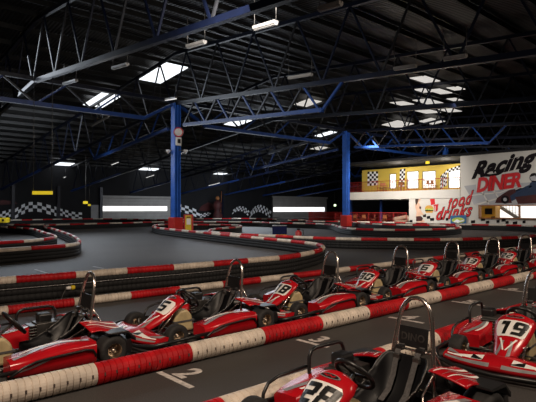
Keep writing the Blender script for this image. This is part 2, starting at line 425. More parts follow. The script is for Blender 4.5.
# ---------------------------------------------------------------- far wall: shutters, door, murals
def shutter(x0, x1, yt, win, lab, n):
    a = at_d((x0+x1)/2, yt, Y1); L = at_d(x0, 205, Y1-.02).x; R = at_d(x1, 205, Y1-.02).x; zt_ = a.z
    e = empty('window_%d' % n, ((L+R)/2, Y1-.1, 0)); e['kind'] = 'structure'; w = R-L
    mb = MB(); z = 0.02
    while z < zt_-.3:
        mb.box((0, .0, z+.2), (w, .10, .38)); mb.box((0,.02,z+.4),(w,.06,.04)); z += .42
    mb.build('shutter_panel', 'grey_door', e)
    MB().box((0,-.12,zt_-.1), (w+.3,.35,.32)).build('shutter_box', 'grey_door', e)
    for sg in (-1,1): MB().box((sg*(w/2+.08),-.03,zt_/2), (.16,.2,zt_)).build('guide_rail', 'dark_steel', e)
    wl = at_d(win[0], win[2], Y1-.2); wr = at_d(win[1], win[3], Y1-.2)
    MB().box(((wl.x+wr.x)/2-(L+R)/2, -.1, (wl.z+wr.z)/2), (wr.x-wl.x,.06,abs(wl.z-wr.z))).build('window_band', 'strip', e)
    return e
shutter(101, 170, 196.5, (103, 167, 206.3, 210.8), '', 1)
shutter(272, 326, 197, (273.5, 324.5, 207.3, 211.4), '', 2)
a = at_d(91, 200, Y1-.05); b = at_d(98.5, 200, Y1-.05)
e = empty('door_1', ((a.x+b.x)/2, Y1-.06, 0)); e['kind'] = 'structure'
MB().box((0,0,1.02), (b.x-a.x,.06,2.04)).build('door_leaf', 'door_white', e)
MB().tube([(.35,-.05,1),(.5,-.05,1)], .02, 6).build('door_handle', 'chrome', e)
# blue wall columns
for i, px in enumerate((13, 58.5, 101, 222)):
    p = at_d(px, 190, Y1-.3)
    o = MB().box((0,0,2.2), (.35,.35,4.4)).build('wall_column', 'truss_blue_unlit', loc=None); o.location = (p.x, Y1-.3, 0)
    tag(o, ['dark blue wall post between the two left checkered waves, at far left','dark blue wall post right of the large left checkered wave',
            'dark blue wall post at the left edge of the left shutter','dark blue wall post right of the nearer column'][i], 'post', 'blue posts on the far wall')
def wave(pts, half, n, rows, lab, lean=0):
    """band of white checks painted along a curve on the far wall"""
    P = [at_d(x, y, Y1-.03) for x, y in pts]; Hh = half*P[0].length/FPX
    def cur(t):
        t *= len(P)-1; i = min(int(t), len(P)-2); f = t-i; return P[i].lerp(P[i+1], f)
    mb = MB()
    for i in range(n):
        for r in range(rows):
            if (i+r) % 2: continue
            q = []
            for a, c in ((0,0),(1,0),(1,1),(0,1)):
                b = cur((i+a)/n); z = b.z + Hh*(2*(r+c)/rows-1); q.append((b.x+lean*(r+c)/rows*Hh, Y1-.035, max(z, .02)))
            mb.prism(q, (0,.02,0))
    o = mb.build('checkered_mural', 'check_white'); tag(o, lab, 'mural', 'checkered waves painted on the far wall')
wave([(15,214),(22,209.5),(30,206.5),(40,207),(50,210),(58,212)], 4.4, 11, 3, 'large arched black and white checkered wave on the left of the far wall')
wave([(60,212),(66,213.5),(74,215.5),(82,216)], 3.2, 7, 3, 'small falling checkered wave just left of the grey door')
wave([(-4,216),(4,215),(12,212.5)], 3.4, 5, 3, 'checkered wave cut off by the left edge')
wave([(171,207),(180,208),(190,210.5),(200,215)], 3.8, 8, 3, 'falling checkered wave right of the nearer column')
wave([(200,216),(211,213.5)], 1.8, 6, 3, 'small thin checkered strip left of the dark red mural')
wave([(232,212),(237,208.5),(243,209),(248,213.5)], 2.4, 11, 3, 'small leaning checkered arch left of the tall one', .8)
wave([(249.5,215),(253,210.5),(258,208),(264,210),(270,215)], 3.6, 15, 3, 'tall leaning checkered arch just left of the right shutter', .5)
for px, py, w, h, lb in ((208,207.5,1.8,.8,'dim dark red racing car painting on the far wall'), (3,203,1.6,.35,'dim dark red painted sign on the far wall at the left edge')):
    p = at_d(px, py, Y1-.04)
    mb = MB(); mb.prism([(p.x-w,Y1-.06,p.z-h*.6),(p.x-w*.2,Y1-.06,p.z-h*.7),(p.x+w,Y1-.06,p.z-h*.2),(p.x+w*.8,Y1-.06,p.z+h*.5),(p.x,Y1-.06,p.z+h),(p.x-w*.7,Y1-.06,p.z+h*.3)], (0,.03,0))
    tag(mb.build('car_mural', 'dark_red_paint'), lb, 'mural')
# dim stacked totem (dark figure shape) against far wall
p = at_d(217.5, 217, Y1-3); e = empty('statue', (p.x, p.y, 0))
MB().lathe([(0,0),(.7,0),(.75,.6),(.45,1.1),(.5,1.5),(.75,2.0),(.6,2.5),(.3,2.8),(0,2.9)], (0,0,0), (0,0,1), 14).build('body', 'dark_red_paint', e)
MB().lathe([(0,2.85),(.25,2.9),(.33,3.15),(.2,3.4),(0,3.45)], (0,0,0), (0,0,1), 12).build('head', 'wood', e)
MB().tube([(.6,0,0),(.75,0,4.2)], .05, 6).build('pole', 'wood', e)
tag(e, 'dim reddish brown standing figure shape by the far wall', 'statue')

# ---------------------------------------------------------------- right wall, gallery, diner
S = 40.5; S2 = 44.5
dL = at_s(345, 200, S).y; dM = at_s(409, 200, S).y; dR = at_s(460.5, 200, S).y
ztop = at_s(461, 156, S).z; zs0 = at_s(400, 199, S).z; zs1 = at_s(400, 191, S).z; zy = at_s(410, 167, S2).z
# diner wall with a window opening
wz0, wz1 = at_s(500, 218.2, S).z, at_s(500, 205.5, S).z; wd0 = at_s(480, 210, S).y; wd1 = 6.0
mb = MB()
def wbox(mb, d0, d1, z0, z1, s=S, t=.25, mi=0): mb.box((s+t/2, (d0+d1)/2, (z0+z1)/2), (t, abs(d1-d0), z1-z0), mi)
wbox(mb, dR, wd0, 0, ztop); wbox(mb, wd0, wd1, 0, wz0); wbox(mb, wd0, wd1, wz1, ztop); wbox(mb, wd1, -8, 0, ztop)
wbox(mb, dM, dR, 0, zs0)
struct('wall_diner', mb, 'mezz_white')
mb = MB(); wbox(mb, dR, -8, 0, ztop-.1, S+8, .2); mb.box((S+4, (dL-8)/2, ztop+.1), (8.5, dL+8, .2)); struct('wall_diner_back', mb, 'dark_wall')
# gallery slab
mb = MB(); mb.box((S+4, (dL+dR)/2, (zs0+zs1)/2), (8.2, dL-dR, zs1-zs0)); struct('trim_1', mb, 'mezz_white')
# gallery wall (yellow), windows cut as separate panes
gw = [(389.7,396,174,188.5),(407,418.4,171.5,188.5),(422.6,435.6,171.2,188),(448.5,460,170,188)]
ops = [(at_s(a, 180, S2).y, at_s(b, 180, S2).y, at_s((a+b)/2, y1, S2).z, at_s((a+b)/2, y0, S2).z) for a, b, y0, y1 in gw]
mb = MB(); cur = at_s(362, 180, S2).y
for (d0, d1, z0, z1) in ops:
    wbox(mb, cur, d0, zs1, zy, S2); wbox(mb, d0, d1, zs1, max(z0, zs1+.02), S2); wbox(mb, d0, d1, z1, zy, S2); cur = d1
wbox(mb, cur, dR-3, zs1, zy, S2)
struct('wall_gallery', mb, 'yellow_wall')
for i, (d0, d1, z0, z1) in enumerate(ops):
    e = empty('window_%d' % (i+3), (S2, (d0+d1)/2, 0)); e['kind'] = 'structure'; w = d0-d1; h = z1-z0
    MB().box((.16,0,(z0+z1)/2), (.04, w, h)).build('pane', 'blind_or_backdrop', e)
    mb = MB()
    for q in (-1,1): mb.box((.05,q*w/2,(z0+z1)/2), (.1,.07,h))
    for z in (z0,z1): mb.box((.05,0,z), (.1,w+.07,.07))
    mb.box((.06,0,z0+h*.45), (.08,w,.05)); mb.build('window_frame', 'fixture', e)
def wall_poly(mb, pts, s, off, mi=0, t=.012):
    q = [at_s(x, y, s-off) for x, y in pts]; mb.prism(q, (t,0,0), mi)
def checks(poly4, nu, nv, s, name, lab, mats=('mural_dark','check_white')):
    mb = MB(); A, B, C, D = [Vector((*p,0)) for p in poly4]
    for i in range(nu):
        for j in range(nv):
            q = []
            for a, b in ((i,j),(i+1,j),(i+1,j+1),(i,j+1)):
                u, v = a/nu, b/nv; p = (A.lerp(B,u)).lerp(D.lerp(C,u), v); q.append((p.x, p.y))
            wall_poly(mb, q, s, .03, (i+j) % 2)
    tag(mb.build(name, mats), lab, 'mural', 'checker patterns on the gallery wall')
checks([(367.5,171.7),(378,171.3),(378,185),(367.5,186)], 5, 6, S2, 'checkered_mural', 'square black and white checker patch at the left of the yellow gallery wall')
checks([(400,169.5),(405.5,168.5),(404,187),(399,187)], 3, 8, S2, 'checkered_mural', 'narrow checker strip right of the gallery doorway')
checks([(440.5,176),(447,170),(447,185),(440,189.5)], 4, 7, S2, 'checkered_mural', 'slanting checker patch left of the last gallery window')
checks([(447,169.6),(460,165.2),(460,169),(447,173)], 7, 2, S2, 'checkered_mural', 'checker band above the last gallery window')
# gallery railing
def railing(s, d0, d1, z0, h, sp, name, lab, m):
    e = empty(name, (s, (d0+d1)/2, z0)); dc = (d0+d1)/2
    MB().tube([(0,d0-dc,h),(0,d1-dc,h)], .03, 6).build('top_rail', m, e)
    MB().tube([(0,d0-dc,.1),(0,d1-dc,.1)], .02, 6).build('bottom_rail', m, e)
    mb = MB(); d = min(d0,d1); k = 0
    while d <= max(d0,d1): mb.tube([(0,d-dc,0),(0,d-dc,h)], .03 if k % 10 == 0 else .011, 5); d += sp; k += 1
    mb.build('balusters', m, e); tag(e, lab, 'railing')
railing(S+.15, dL, dR, zs1, 1.0, .17, 'gallery_railing', 'thin red railing along the edge of the upper gallery', 'fence_red')
# chairs and tables on the gallery
def chair():
    e = empty('cafe_chair')
    MB().box((0,0,.45),(.4,.4,.04)).build('seat','wood',e)
    MB().box((-.19,0,.75),(.04,.4,.35)).build('backrest','wood',e)
    for a in (-1,1):
        for b in (-1,1): MB().tube([(a*.18,b*.18,0),(a*.17,b*.17,.92 if a<0 else .45)],.02,5).build('leg','wood',e)
    return e
def table():
    e = empty('cafe_table')
    MB().lathe([(0,.72),(.4,.72),(.4,.76),(0,.76)],(0,0,0),(0,0,1),16).build('tabletop','wood',e)
    MB().tube([(0,0,.02),(0,0,.72)],.035,8).build('pedestal','dark_steel',e)
    MB().lathe([(0,0),(.25,0),(.25,.03),(0,.03)],(0,0,0),(0,0,1),12).build('base','dark_steel',e)
    return e
pc = pt = None
clabs = ['wooden chair on the gallery, farthest left','wooden chair on the gallery by the doorway','wooden chair on the gallery right of the doorway','wooden chair on the gallery below the second window','wooden chair on the gallery left of the third window','wooden chair on the gallery below the third window']
for i, px in enumerate((380,386,398,404,426,434)):
    p = at_s(px, 190, S+1.3)
    if pc is None: pc = chair(); o = pc
    else: o = copy_tree(pc)
    o.location = (p.x, p.y, zs1); o.rotation_euler = (0,0,(i % 2)*math.pi+math.pi/2); tag(o, clabs[i], 'chair', 'wooden chairs on the gallery')
for px, lb in ((383.5,'wooden table between the gallery chairs, left group'),(401,'wooden table on the gallery right of the doorway'),(430,'wooden table on the gallery before the third window')):
    p = at_s(px, 190, S+2.8)
    if pt is None: pt = table(); o = pt
    else: o = copy_tree(pt)
    o.location = (p.x, p.y, zs1); tag(o, lb, 'table', 'wooden tables on the gallery')
# ground fence under gallery, chairs, sofa, posts
pA = at_s(410, 220, S-.6).y; 
railing(S-.4, dL+1, dM, 0, 1.15, .14, 'floor_railing', 'red railing on the floor in front of the dark opening under the gallery', 'fence_red')
a = at_d(309, 219, 46); b = at_d(341, 219, 46)
e = empty('barrier_fence', ((a.x+b.x)/2, 46, 0)); w = b.x-a.x
mb = MB(); 
x = -w/2
while x < w/2: mb.box((x,0,.55), (.09,.03,1.0)); x += .16
mb.build('slats', 'fence_red', e); MB().box((0,.03,1.05),(w,.05,.1)).build('top_rail','fence_red',e); MB().box((0,.03,.15),(w,.05,.1)).build('bottom_rail','fence_red',e)
tag(e, 'dark red slatted fence right of the right shutter', 'fence')
for i, px in enumerate((356,363,373,384)):
    p = at_s(px, 220, S+1.2); o = copy_tree(pc); o.location = (p.x,p.y,0); o.rotation_euler = (0,0,i*1.1)
    tag(o, ['wooden chair under the gallery, first from the left behind the red railing','wooden chair under the gallery, second from the left behind the red railing','wooden chair under the gallery, third from the left behind the red railing','wooden chair under the gallery, nearest the cream sofa'][i], 'chair', 'wooden chairs under the gallery')
p = at_s(403, 220, S+1.3); e = empty('round_armchair', (p.x, p.y, 0))
MB().box((0,0,.25),(.9,1.3,.4)).build('seat_base','cream',e,bevel=.08)
MB().tube([(-.35,-.75,.5),(.35,-.7,.6),(.5,0,.75),(.35,.7,.6),(-.35,.75,.5)],.2,10).build('backrest','cream',e)
tag(e, 'rounded cream armchair under the gallery beside the white mural wall', 'armchair')
for px, lb in ((351,'thin blue post under the gallery, left one'),(381,'thin blue post under the gallery, right one')):
    p = at_s(px, 210, S+2.5); o = MB().box((0,0,zs0/2),(.18,.18,zs0)).build('gallery_post','truss_blue_lit'); o.location=(p.x,p.y,0); tag(o, lb, 'post', 'blue posts under the gallery')
# exit light
p = at_d(335, 205.3, 50); e = empty('exit_light', p); MB().box((0,0,0),(.42,.08,.3)).build('lamp_face','exit_glow',e); MB().bar((0,.1,0),(0,.1,2),.04,.04).build('mounting_pole','dark_steel',e)
tag(e, 'small glowing green emergency light left of the farther column', 'light')
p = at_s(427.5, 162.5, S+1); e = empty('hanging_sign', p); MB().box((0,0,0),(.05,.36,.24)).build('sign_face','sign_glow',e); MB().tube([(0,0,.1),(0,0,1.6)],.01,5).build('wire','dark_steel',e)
tag(e, 'tiny yellow sign hanging above the gallery', 'sign')

# ---- mural on the diner wall (flat shapes and lettering)
YD = Vector((0,-1,0)); ZU = Vector((0,0,1))
def wall_text(body, x0, x1, yc, hpx, tilt, mats, name, lab, shear=.35, bold=.03, outl=.05, s=S, parent=None, spacing=.95):
    mb = MB(); pc_ = at_s((x0+x1)/2, yc, s); W = abs(at_s(x0, yc, s).y-at_s(x1, yc, s).y)
    Hh = at_s((x0+x1)/2, yc-hpx/2, s).z-at_s((x0+x1)/2, yc+hpx/2, s).z
    for k, (off, bl) in enumerate(((.02, bold+outl), (.04, bold))):
        if k == 0 and outl == 0: continue
        vs, fs, w, h = text_geo(body, 1, bl, shear, spacing)
        v0, f0, w0, h0 = text_geo(body, 1, bold, shear, spacing)
        mb.add([Vector((s-off-.01*k, pc_.y-v.x*W/w0, pc_.z+v.y*Hh/h0+tilt*v.x*W/w0)) for v in vs], fs, 1-k if outl else 0)
    o = mb.build(name, mats); 
    if lab: tag(o, lab, 'lettering')
    return o
wall_text('Racing', 470, 537, 166.5, 22, .17, ['mural_dark','mural_dark'], 'wall_lettering', 'big black slanted word Racing across the top of the white diner wall', shear=.5, bold=.05, outl=.0, spacing=1.05)
mb = MB(); pts = [(474,170),(478,174),(484,176.5),(492,177),(500,174.5),(505,171),(498,173),(490,174.2),(483,173),(478,170.5)]
wall_poly(mb, pts, S, .03); tag(mb.build('painted_swoosh','mural_dark'), 'black brush swoosh sweeping under the word Racing', 'mural')
wall_text('DINER', 476, 521, 182.5, 15, .10, ['mural_red','mural_grey'], 'wall_lettering', 'red outlined capitals DINER under the word Racing', shear=.2, bold=.045, outl=.03)
wall_text('food', 447.5, 473.5, 200, 13, .22, ['mural_red','mural_dark'], 'wall_lettering', 'red script word food with black shadow on the diner wall', shear=.5, bold=.014, outl=.032, spacing=1.15)
wall_text('drinks', 436, 472, 212, 12.5, .13, ['mural_red','mural_dark'], 'wall_lettering', 'red script word drinks with black shadow beneath the word food', shear=.5, bold=.014, outl=.032, spacing=1.15)
# grey perspective sweep
mb = MB(); wall_poly(mb, [(464,186),(476,184.5),(476,191),(503,190),(520,183),(536,182),(536,205),(474,205),(470,196)], S, .014)
for pts in ([(474,204.5),(500,197),(522,187),(536,184),(536,185),(523,188.2),(500,198.5),(480,204.5)], [(470,195),(500,192),(520,185),(520,186),(500,193),(470,196)], [(478,186),(488,204),(489.5,204),(479.5,186)], [(491,188),(500,201),(501.5,201),(492.5,188)]):
    wall_poly(mb, pts, S, .028, 1)
tag(mb.build('painted_track', ('mural_grey','mezz_white')), 'grey perspective grid painted behind the kart on the diner wall', 'mural')
# painted kart and driver
mb = MB()
wall_poly(mb, [(495,203),(497,198),(502,194.5),(509,190),(515,189),(516,192),(510,196),(512,203)], S, .03, 0)
wall_poly(mb, [(515,197),(536,194.5),(545,196),(545,203),(518,204)], S, .03, 0)
wall_poly(mb, [(503,197),(512,192),(520,188),(536,187),(545,190),(545,196),(520,197),(512,201)], S, .028, 1)
wall_poly(mb, [(505+4.2*math.cos(a), 199.5+4.2*math.sin(a)) for a in [i*math.pi/6 for i in range(12)]], S, .045, 2)
wall_poly(mb, [(505+1.8*math.cos(a), 199.5+1.8*math.sin(a)) for a in [i*math.pi/6 for i in range(12)]], S, .06, 3)
tag(mb.build('painted_kart', ('dark_red_paint','mural_blue','mural_dark','mural_grey')), 'red racing kart painted on the diner wall above the windows', 'mural')
mb = MB()
wall_poly(mb, [(528,191),(530,183),(534,180),(541,179),(545,191)], S, .05, 0)
wall_poly(mb, [(534+4.6*math.cos(a), 177.5+4.6*math.sin(a)) for a in [i*math.pi/7 for i in range(14)]], S, .06, 1)
wall_poly(mb, [(529.8,177),(535,175.5),(538,178.5),(536,181),(531,180.5)], S, .08, 2)
wall_poly(mb, [(517,192),(524,187),(531,184),(532,187),(524,190),(519,194)], S, .05, 0)
tag(mb.build('painted_driver', ('mural_blue','mural_dark','mural_grey')), 'helmeted driver in dark blue painted on the kart of the diner wall', 'mural')
# painted woman: one flat figure with hair and bikini
mb = MB()
wall_poly(mb, [(415.5,195.5),(417,194.6),(419,195),(420.6,197),(420.4,199.5),(419.3,201.5),(418.2,202.3),(419.5,203.5),(420.5,206),(420.3,209),(421.5,211.5),(423,213.5),(424.5,214.5),(424,215.5),(421.5,215),(420.5,213.5),(420.5,216.5),(422.5,219.5),(425,221.5),(423,222.6),(417,222),(415.8,217),(416.6,212),(415.5,208),(415,204.5),(416.2,202.5),(415.6,199)], S, .03, 0)
e_w = mb.build('painted_woman', ('skin',)); tag(e_w, 'dark haired woman in a dark bikini painted on the white diner wall', 'mural')
mb = MB(); wall_poly(mb, [(416,195.3),(418,194.1),(420.6,194.8),(421.3,196.8),(419.5,196.5),(418.6,199),(417.6,202.8),(416,205.8),(415.3,202),(415.2,198)], S, .05); mb.build('hair','hair',e_w)
mb = MB(); wall_poly(mb, [(419.4,206.3),(421,206.6),(420.9,209),(419.3,208.6)], S, .05); wall_poly(mb, [(416,216.5),(421,216),(423,218.5),(421.5,221),(416.2,221.2)], S, .05); mb.build('bikini','dark_red_paint',e_w)
# burger and cup
mb = MB()
E = lambda cx, cy, rx, ry, a0=0, a1=2: [(cx+rx*math.cos(a0*math.pi+(a1-a0)*math.pi*i/12), cy-ry*math.sin(a0*math.pi+(a1-a0)*math.pi*i/12)) for i in range(13 if a1-a0 < 2 else 12)]
wall_poly(mb, E(429.2,208.8,4.3,3.6,0,1), S, .03, 0); wall_poly(mb, [(425,208.8),(433.4,208.4),(433,210),(425.3,210.3)], S, .035, 2); wall_poly(mb, [(424.9,210.2),(433.6,210),(433,211),(425.4,211.2)], S, .04, 3)
wall_poly(mb, [(425.2,211.2),(433.2,211),(432.4,212.6),(426,212.8)], S, .03, 0)
tag(mb.build('painted_burger', ('bun','mural_red','poster_green','mural_dark')), 'cheeseburger painted on the white wall beside the painted woman', 'mural')
mb = MB(); wall_poly(mb, [(433.5,204.8),(438.2,204),(437.2,211),(434.5,211.4)], S, .05, 0); wall_poly(mb, [(434.6,205.8),(435.4,205.7),(435.6,211),(435,211.1)], S, .065, 1); wall_poly(mb, [(430,199),(434.5,198.6),(435,204),(431,205)], S, .02, 0)
tag(mb.build('painted_drink', ('mural_red','mezz_white')), 'red paper cup and fries box painted right of the cheeseburger', 'mural')
# checkers along the foot of the diner wall
e = empty('checkered_mural', (0,0,0)); random.seed(3)
for x, y, w in ((411,221.5,3),(424.5,215.8,3),(428.5,217.5,3.2),(432,219.5,4),(441,218.8,3.2),(447,219.4,2.5),(473,221.8,4),(483,219.6,4.2),(487.5,222.3,3.5),(493,218,4),(498,221.5,3),(503.5,220.2,4),(507,222.5,3),(515,223,4.5),(524,222,3)):
    mb = MB(); wall_poly(mb, [(x-w/2,y-1.3),(x+w/2,y-1.7),(x+w/2,y+1.1),(x-w/2,y+1.4)], S, .03); mb.build('painted_square', 'mural_dark', e)
tag(e, 'broken row of black squares painted along the foot of the diner wall', 'mural')
# blue and green banner
mb = MB(); wall_poly(mb, [(450.5,215.6),(466.2,215.2),(466,223.6),(450.5,223.9)], S, .25, 0, .05)
wall_poly(mb, E(458.3,220.3,6.6,2.9), S, .27, 1, .02); wall_poly(mb, [(453,222),(457,219.3),(460,220.8),(464,219.4),(464,221),(458,222.8)], S, .3, 2, .02)
tag(mb.build('advert_banner', ('poster_blue','poster_green','check_white')), 'blue banner with a yellow green swirl on the foot of the diner wall', 'banner')
# diner windows: frame, glass panes, room behind with stairs and orange machine
e = empty('window_7', (S, (wd0+wd1)/2, 0)); e['kind'] = 'structure'; dc = (wd0+wd1)/2
mb = MB(); W = wd0-wd1
for z in (wz0, wz1): mb.box((-.02,0,z), (.34,W+.1,.09))
for q in (0,1): mb.box((-.02,-W/2+q*W,(wz0+wz1)/2), (.34,.09,wz1-wz0))
dm = at_s(519.5, 210, S).y
for dd in (dm, dm-5, dm-10):
    if dd > wd1: mb.box((0,dd-dc,(wz0+wz1)/2), (.2,.10,wz1-wz0))
mb.build('window_frame', 'wood', e)
mb = MB(); wbox(mb, wd0+3, wd1-3, 0, 4.0, S+6, .1); struct('wall_diner_glow', mb, 'blind_or_backdrop')  # glowing backdrop that stands in for the bright room behind
p = at_s(489, 212, S+2.2); e = empty('orange_machine', (p.x, p.y, 0))
MB().box((0,0,.9),(1.0,1.5,1.8)).build('cabinet','orange',e,bevel=.08); MB().box((0,0,2.0),(.8,1.1,.45)).build('hood','wood',e,bevel=.05); MB().box((-.52,-.2,1.3),(.05,.6,.5)).build('dark_screen','mural_dark',e)
tag(e, 'orange arcade style machine seen through the left end of the diner window', 'machine')
e = empty('staircase', (S+3.2, 0, 0)); A = at_s(494, 203, S+3.2); B = at_s(519, 219, S+3.2)
MB().bar((0,A.y,A.z),(0,B.y,B.z),.1,.28).build('stringer','grey_door',e)
MB().bar((0,A.y,A.z+1),(0,B.y,B.z+1),.06,.06).build('handrail','dark_steel',e)
for i in range(9):
    q = A.lerp(B, i/8); MB().box((.4,q.y,q.z),(.9,.3,.05)).build('tread','grey_door',e); MB().bar((0,q.y,q.z),(0,q.y,q.z+1),.03,.03).build('baluster','dark_steel',e)
tag(e, 'grey staircase inside, seen through the diner window', 'staircase')

# ---------------------------------------------------------------- corrugated barrier pipes
def smooth_path(P, step):
    P = [Vector(p) for p in P]
    if len(P) > 2:
        out = []
        for i in range(len(P)-1):
            a, b, c, d = P[max(i-1,0)], P[i], P[i+1], P[min(i+2,len(P)-1)]
            n = max(2, int((c-b).length/step*1.5))
            for k in range(n):
                t = k/n
                out.append(.5*((2*b)+(c-a)*t+(2*a-5*b+4*c-d)*t*t+(3*b-a-3*c+d)*t**3))
        out.append(P[-1]); P = out
    L = [0]
    for a, b in zip(P, P[1:]): L.append(L[-1]+(b-a).length)
    def f(s):
        s = min(max(s, 0), L[-1]); lo, hi = 0, len(L)-1
        while hi-lo > 1:
            m = (lo+hi)//2
            if L[m] <= s: lo = m
            else: hi = m
        return P[lo].lerp(P[lo+1], (s-L[lo])/max(L[lo+1]-L[lo], 1e-6))
    return f, L[-1]
def pipe(mb, f, s0, s1, r, pitch, n, dz=0, off=0, rib=.90):
    pts = []; rr = []
    def P(s):
        p = f(s)
        if off:
            t = (f(s+.1)-f(s-.1)); t.z = 0; t.normalize(); p = p+Vector((-t.y,t.x,0))*off
        return p+Vector((0,0,dz))
    if pitch:
        k = int(round((s1-s0)/pitch)); pp = (s1-s0)/k
        for i in range(k):
            for a, q in ((.0,rib),(.08,rib),(.15,1.0),(.93,1.0)): pts.append(P(s0+(i+a)*pp)); rr.append(r*q)
        pts.append(P(s1)); rr.append(r*rib)
    else:
        k = max(2, int((s1-s0)/.24))
        for i in range(k+1): pts.append(P(s0+(s1-s0)*i/k)); rr.append(r)
    mb.tube(pts, rr, n, sm=(n != 24))
def slots(mb, f, s0, s1, r, pitch, zc, mi):
    k = int(round((s1-s0)/pitch/2)); pp = (s1-s0)/k
    for i in range(k):
        c = f(s0+(i+.55)*pp); t = (f(s0+(i+.6)*pp)-f(s0+(i+.5)*pp)).normalized(); nrm = Vector((t.y,-t.x,0))
        for ang in (.1,):
            o = nrm*math.cos(ang)+Vector((0,0,1))*math.sin(ang)
            R = Matrix((t, o, t.cross(o))).transposed()
            mb.box(c+o*(r-.001), (.012,.006,.026), mi, R)
def barrier(P, z, r, seg, first, red0, lab, pitch=.073, n=12, stack=0, slotted=False, grp='red and white corrugated barriers of the track'):
    """runs through P (x, y); sections alternate red and white; stack = black pipes under the top pipe"""
    f, L = smooth_path([(p[0], p[1], z) for p in P], .3)
    e = empty('track_barrier', (0,0,0))
    bounds = [0]; s = first
    while s < L-.05:
        if s > .05: bounds.append(s)
        s += seg
    bounds.append(L); red = red0
    for a, b in zip(bounds, bounds[1:]):
        mb = MB(); pipe(mb, f, a, b, r, pitch, n)
        if slotted: slots(mb, f, a, b, r, pitch, z, 1)
        o = mb.build('red_pipe_section' if red else 'white_pipe_section', ['red_pipe' if red else 'white_pipe', 'slot'], e); red = not red
    if stack:
        mb = MB()
        for k in range(stack): pipe(mb, f, 0, L, r*1.08, pitch*1.2 if pitch else 0, max(8, n-2), dz=-(k+1)*(z-r)/stack, rib=.9)
        mb.build('black_pipe_stack', 'black_pipe', e)
    tag(e, lab, 'barrier', grp); return e, f, L
# straight pipes along the lanes
barrier([(0.0,4.2),(26,4.2)], .093, .093, .945, 1.815-.945, True, 'thick slotted red and white pipe on the ground between kart row and start lane', pitch=.054, n=24, slotted=True)
barrier([(0.4,2.83),(14,2.83)], .096, .096, .945, .785, False, 'thick red and white pipe on the ground beside the foreground karts', pitch=.054, n=24, slotted=True)
barrier([(-3,7.85),(2,7.8),(8,7.66),(20,7.5),(27,7.45)], .066, .066, .93, 5.1-.93*5, True, 'thin low red and white pipe on the ground behind the kart row', n=14, pitch=.054)
P4 = [(-60,286),(0,281),(60,276.5),(120,271.5),(180,267),(225,263),(252,260.5),(285,257.5),(305,254),(318,250.8),(323,247.5),(319,245.2),(305,243),(280,240.3),(245,237),(215,234),(190,231.5),(170,229.5),(158,228),(153,226.6),(156,225.2),(165,224.6),(175,224.6),(185,225),(205,224.8),(226,225),(238,225.4),(240.5,226.8),(226,228.2),(215,229.2),(209,230.7),(213,232.5),(226,233.5),(241,234.8),(259.5,235.5),(270,236.2)]
def trace(pts, z=.36): return [tuple(at(x, y, z))[:2] for x, y in pts]
b4, f4, L4 = barrier(trace(P4[:24]), .36, .068, .93, .1, True, 'curving wall of black pipes topped red and white, nearest behind the kart row', stack=3, n=12)
b5, _, _ = barrier(trace([(182,225.2),(205,224.7),(226,225),(238,225.4),(240.5,226.8),(226,228.2),(215,229.2),(209,230.7),(213,232.5),(226,233.5),(241,234.8),(259.5,235.5),(304,237.6),(327,238.5),(350,239.1),(375,239.4),(402,239.6),(436,239.8),(475,239),(507,238),(525.5,237),(540,234.8),(560,230)]), .36, .068, .96, .3, True, 'wall topped red and white that hooks at its left end, right across the middle distance', pitch=.146, n=10, stack=3)
trs = [([( -30,252.5),(0,250.5),(37,248),(61.6,246.2),(75.6,244.4),(79.3,241.8),(77.4,239.3),(71,235.4),(61.6,231.9),(52,228.9),(45,227.6),(45.5,225.8),(56,224.8),(80,224.2),(100.6,223.6),(131.6,222.8),(152,222.1),(170,222),(203.6,221.9),(252,222.3),(274,223),(306,223.6),(324.6,224.3),(334,225),(339.5,227.1),(350,228.7),(358,229.2),(386,230),(412,230),(445.7,229.2),(459,228),(460,226.9),(454.7,226.0),(436,225.4),(404.6,225),(382,224.5),(365,223.6),(349,222)],
        'long outer wall topped red and white, round the left loop and across to the right', True, 2.4),
       ([(-30,225.8),(0,227),(18.7,228),(33.6,229.4),(42,232.2),(54,236),(54.5,237.5),(44.8,239.3),(28,241.2),(0,243),(-30,245)], 'inner red and white topped wall of the left loop', False, 0),
       ([(7.5,224.8),(30,224.8),(44,224.6)], 'short red and white topped wall behind the left loop, beside the yellow box', False, 0),
       ([(-20,220.4),(8,220.2),(80,219),(121,219),(170,220),(200,218.8),(244.6,218.6),(276,219.4)], 'far red and white topped wall in front of the far checkered wall', True, 2.5),
       ([(288,220.3),(304,220),(309.7,221.3),(339.5,221.6)], 'short red and white topped wall in front of the dark red fence', False, 1.5),
       ([(352,222),(394,222.7),(436,224),(482,224.9),(510.6,225.4),(536,226.4),(570,228.6)], 'red and white topped wall along the foot of the diner wall', True, 0)]
for pts, lb, rd, _ in trs:
    P = trace(pts)
    barrier(P, .36, .068, 1.15, .5, rd, lb, pitch=0, n=8, stack=3)
# steel cable on the front of the nearest wall
f_, L_ = smooth_path([(*p,.2) for p in trace(P4[:6])], .5)
mb = MB(); pts = []
for i in range(40):
    s = L_*i/39; p = f_(s); t = (f_(s+.2)-f_(s-.2)).normalized(); pts.append(p+Vector((t.y,-t.x,0))*.085+Vector((0,0,.03)))
mb.tube(pts, .006, 6); mb.build('steel_cable', 'silver', b4)
p = at(66.5, 288, .19); p = p+Vector((.0,-.02,0))
e = empty('cable_plug', p)
MB().lathe([(0,-.06),(.022,-.06),(.03,-.02),(.03,.01),(0,.01)],(.05,0,0),(1,0,0),12).build('plug_body','white_plate',e)
MB().lathe([(0,0),(.035,0),(.04,.03),(.03,.06),(0,.06)],(.07,0,0),(1,0,0),12).build('plug_cap','yellow',e)
MB().tube([(-.01,0,0),(-.06,-.02,-.07),(-.10,-.04,-.15),(-.12,-.03,-.185)],.005,6).build('cord','belt',e)
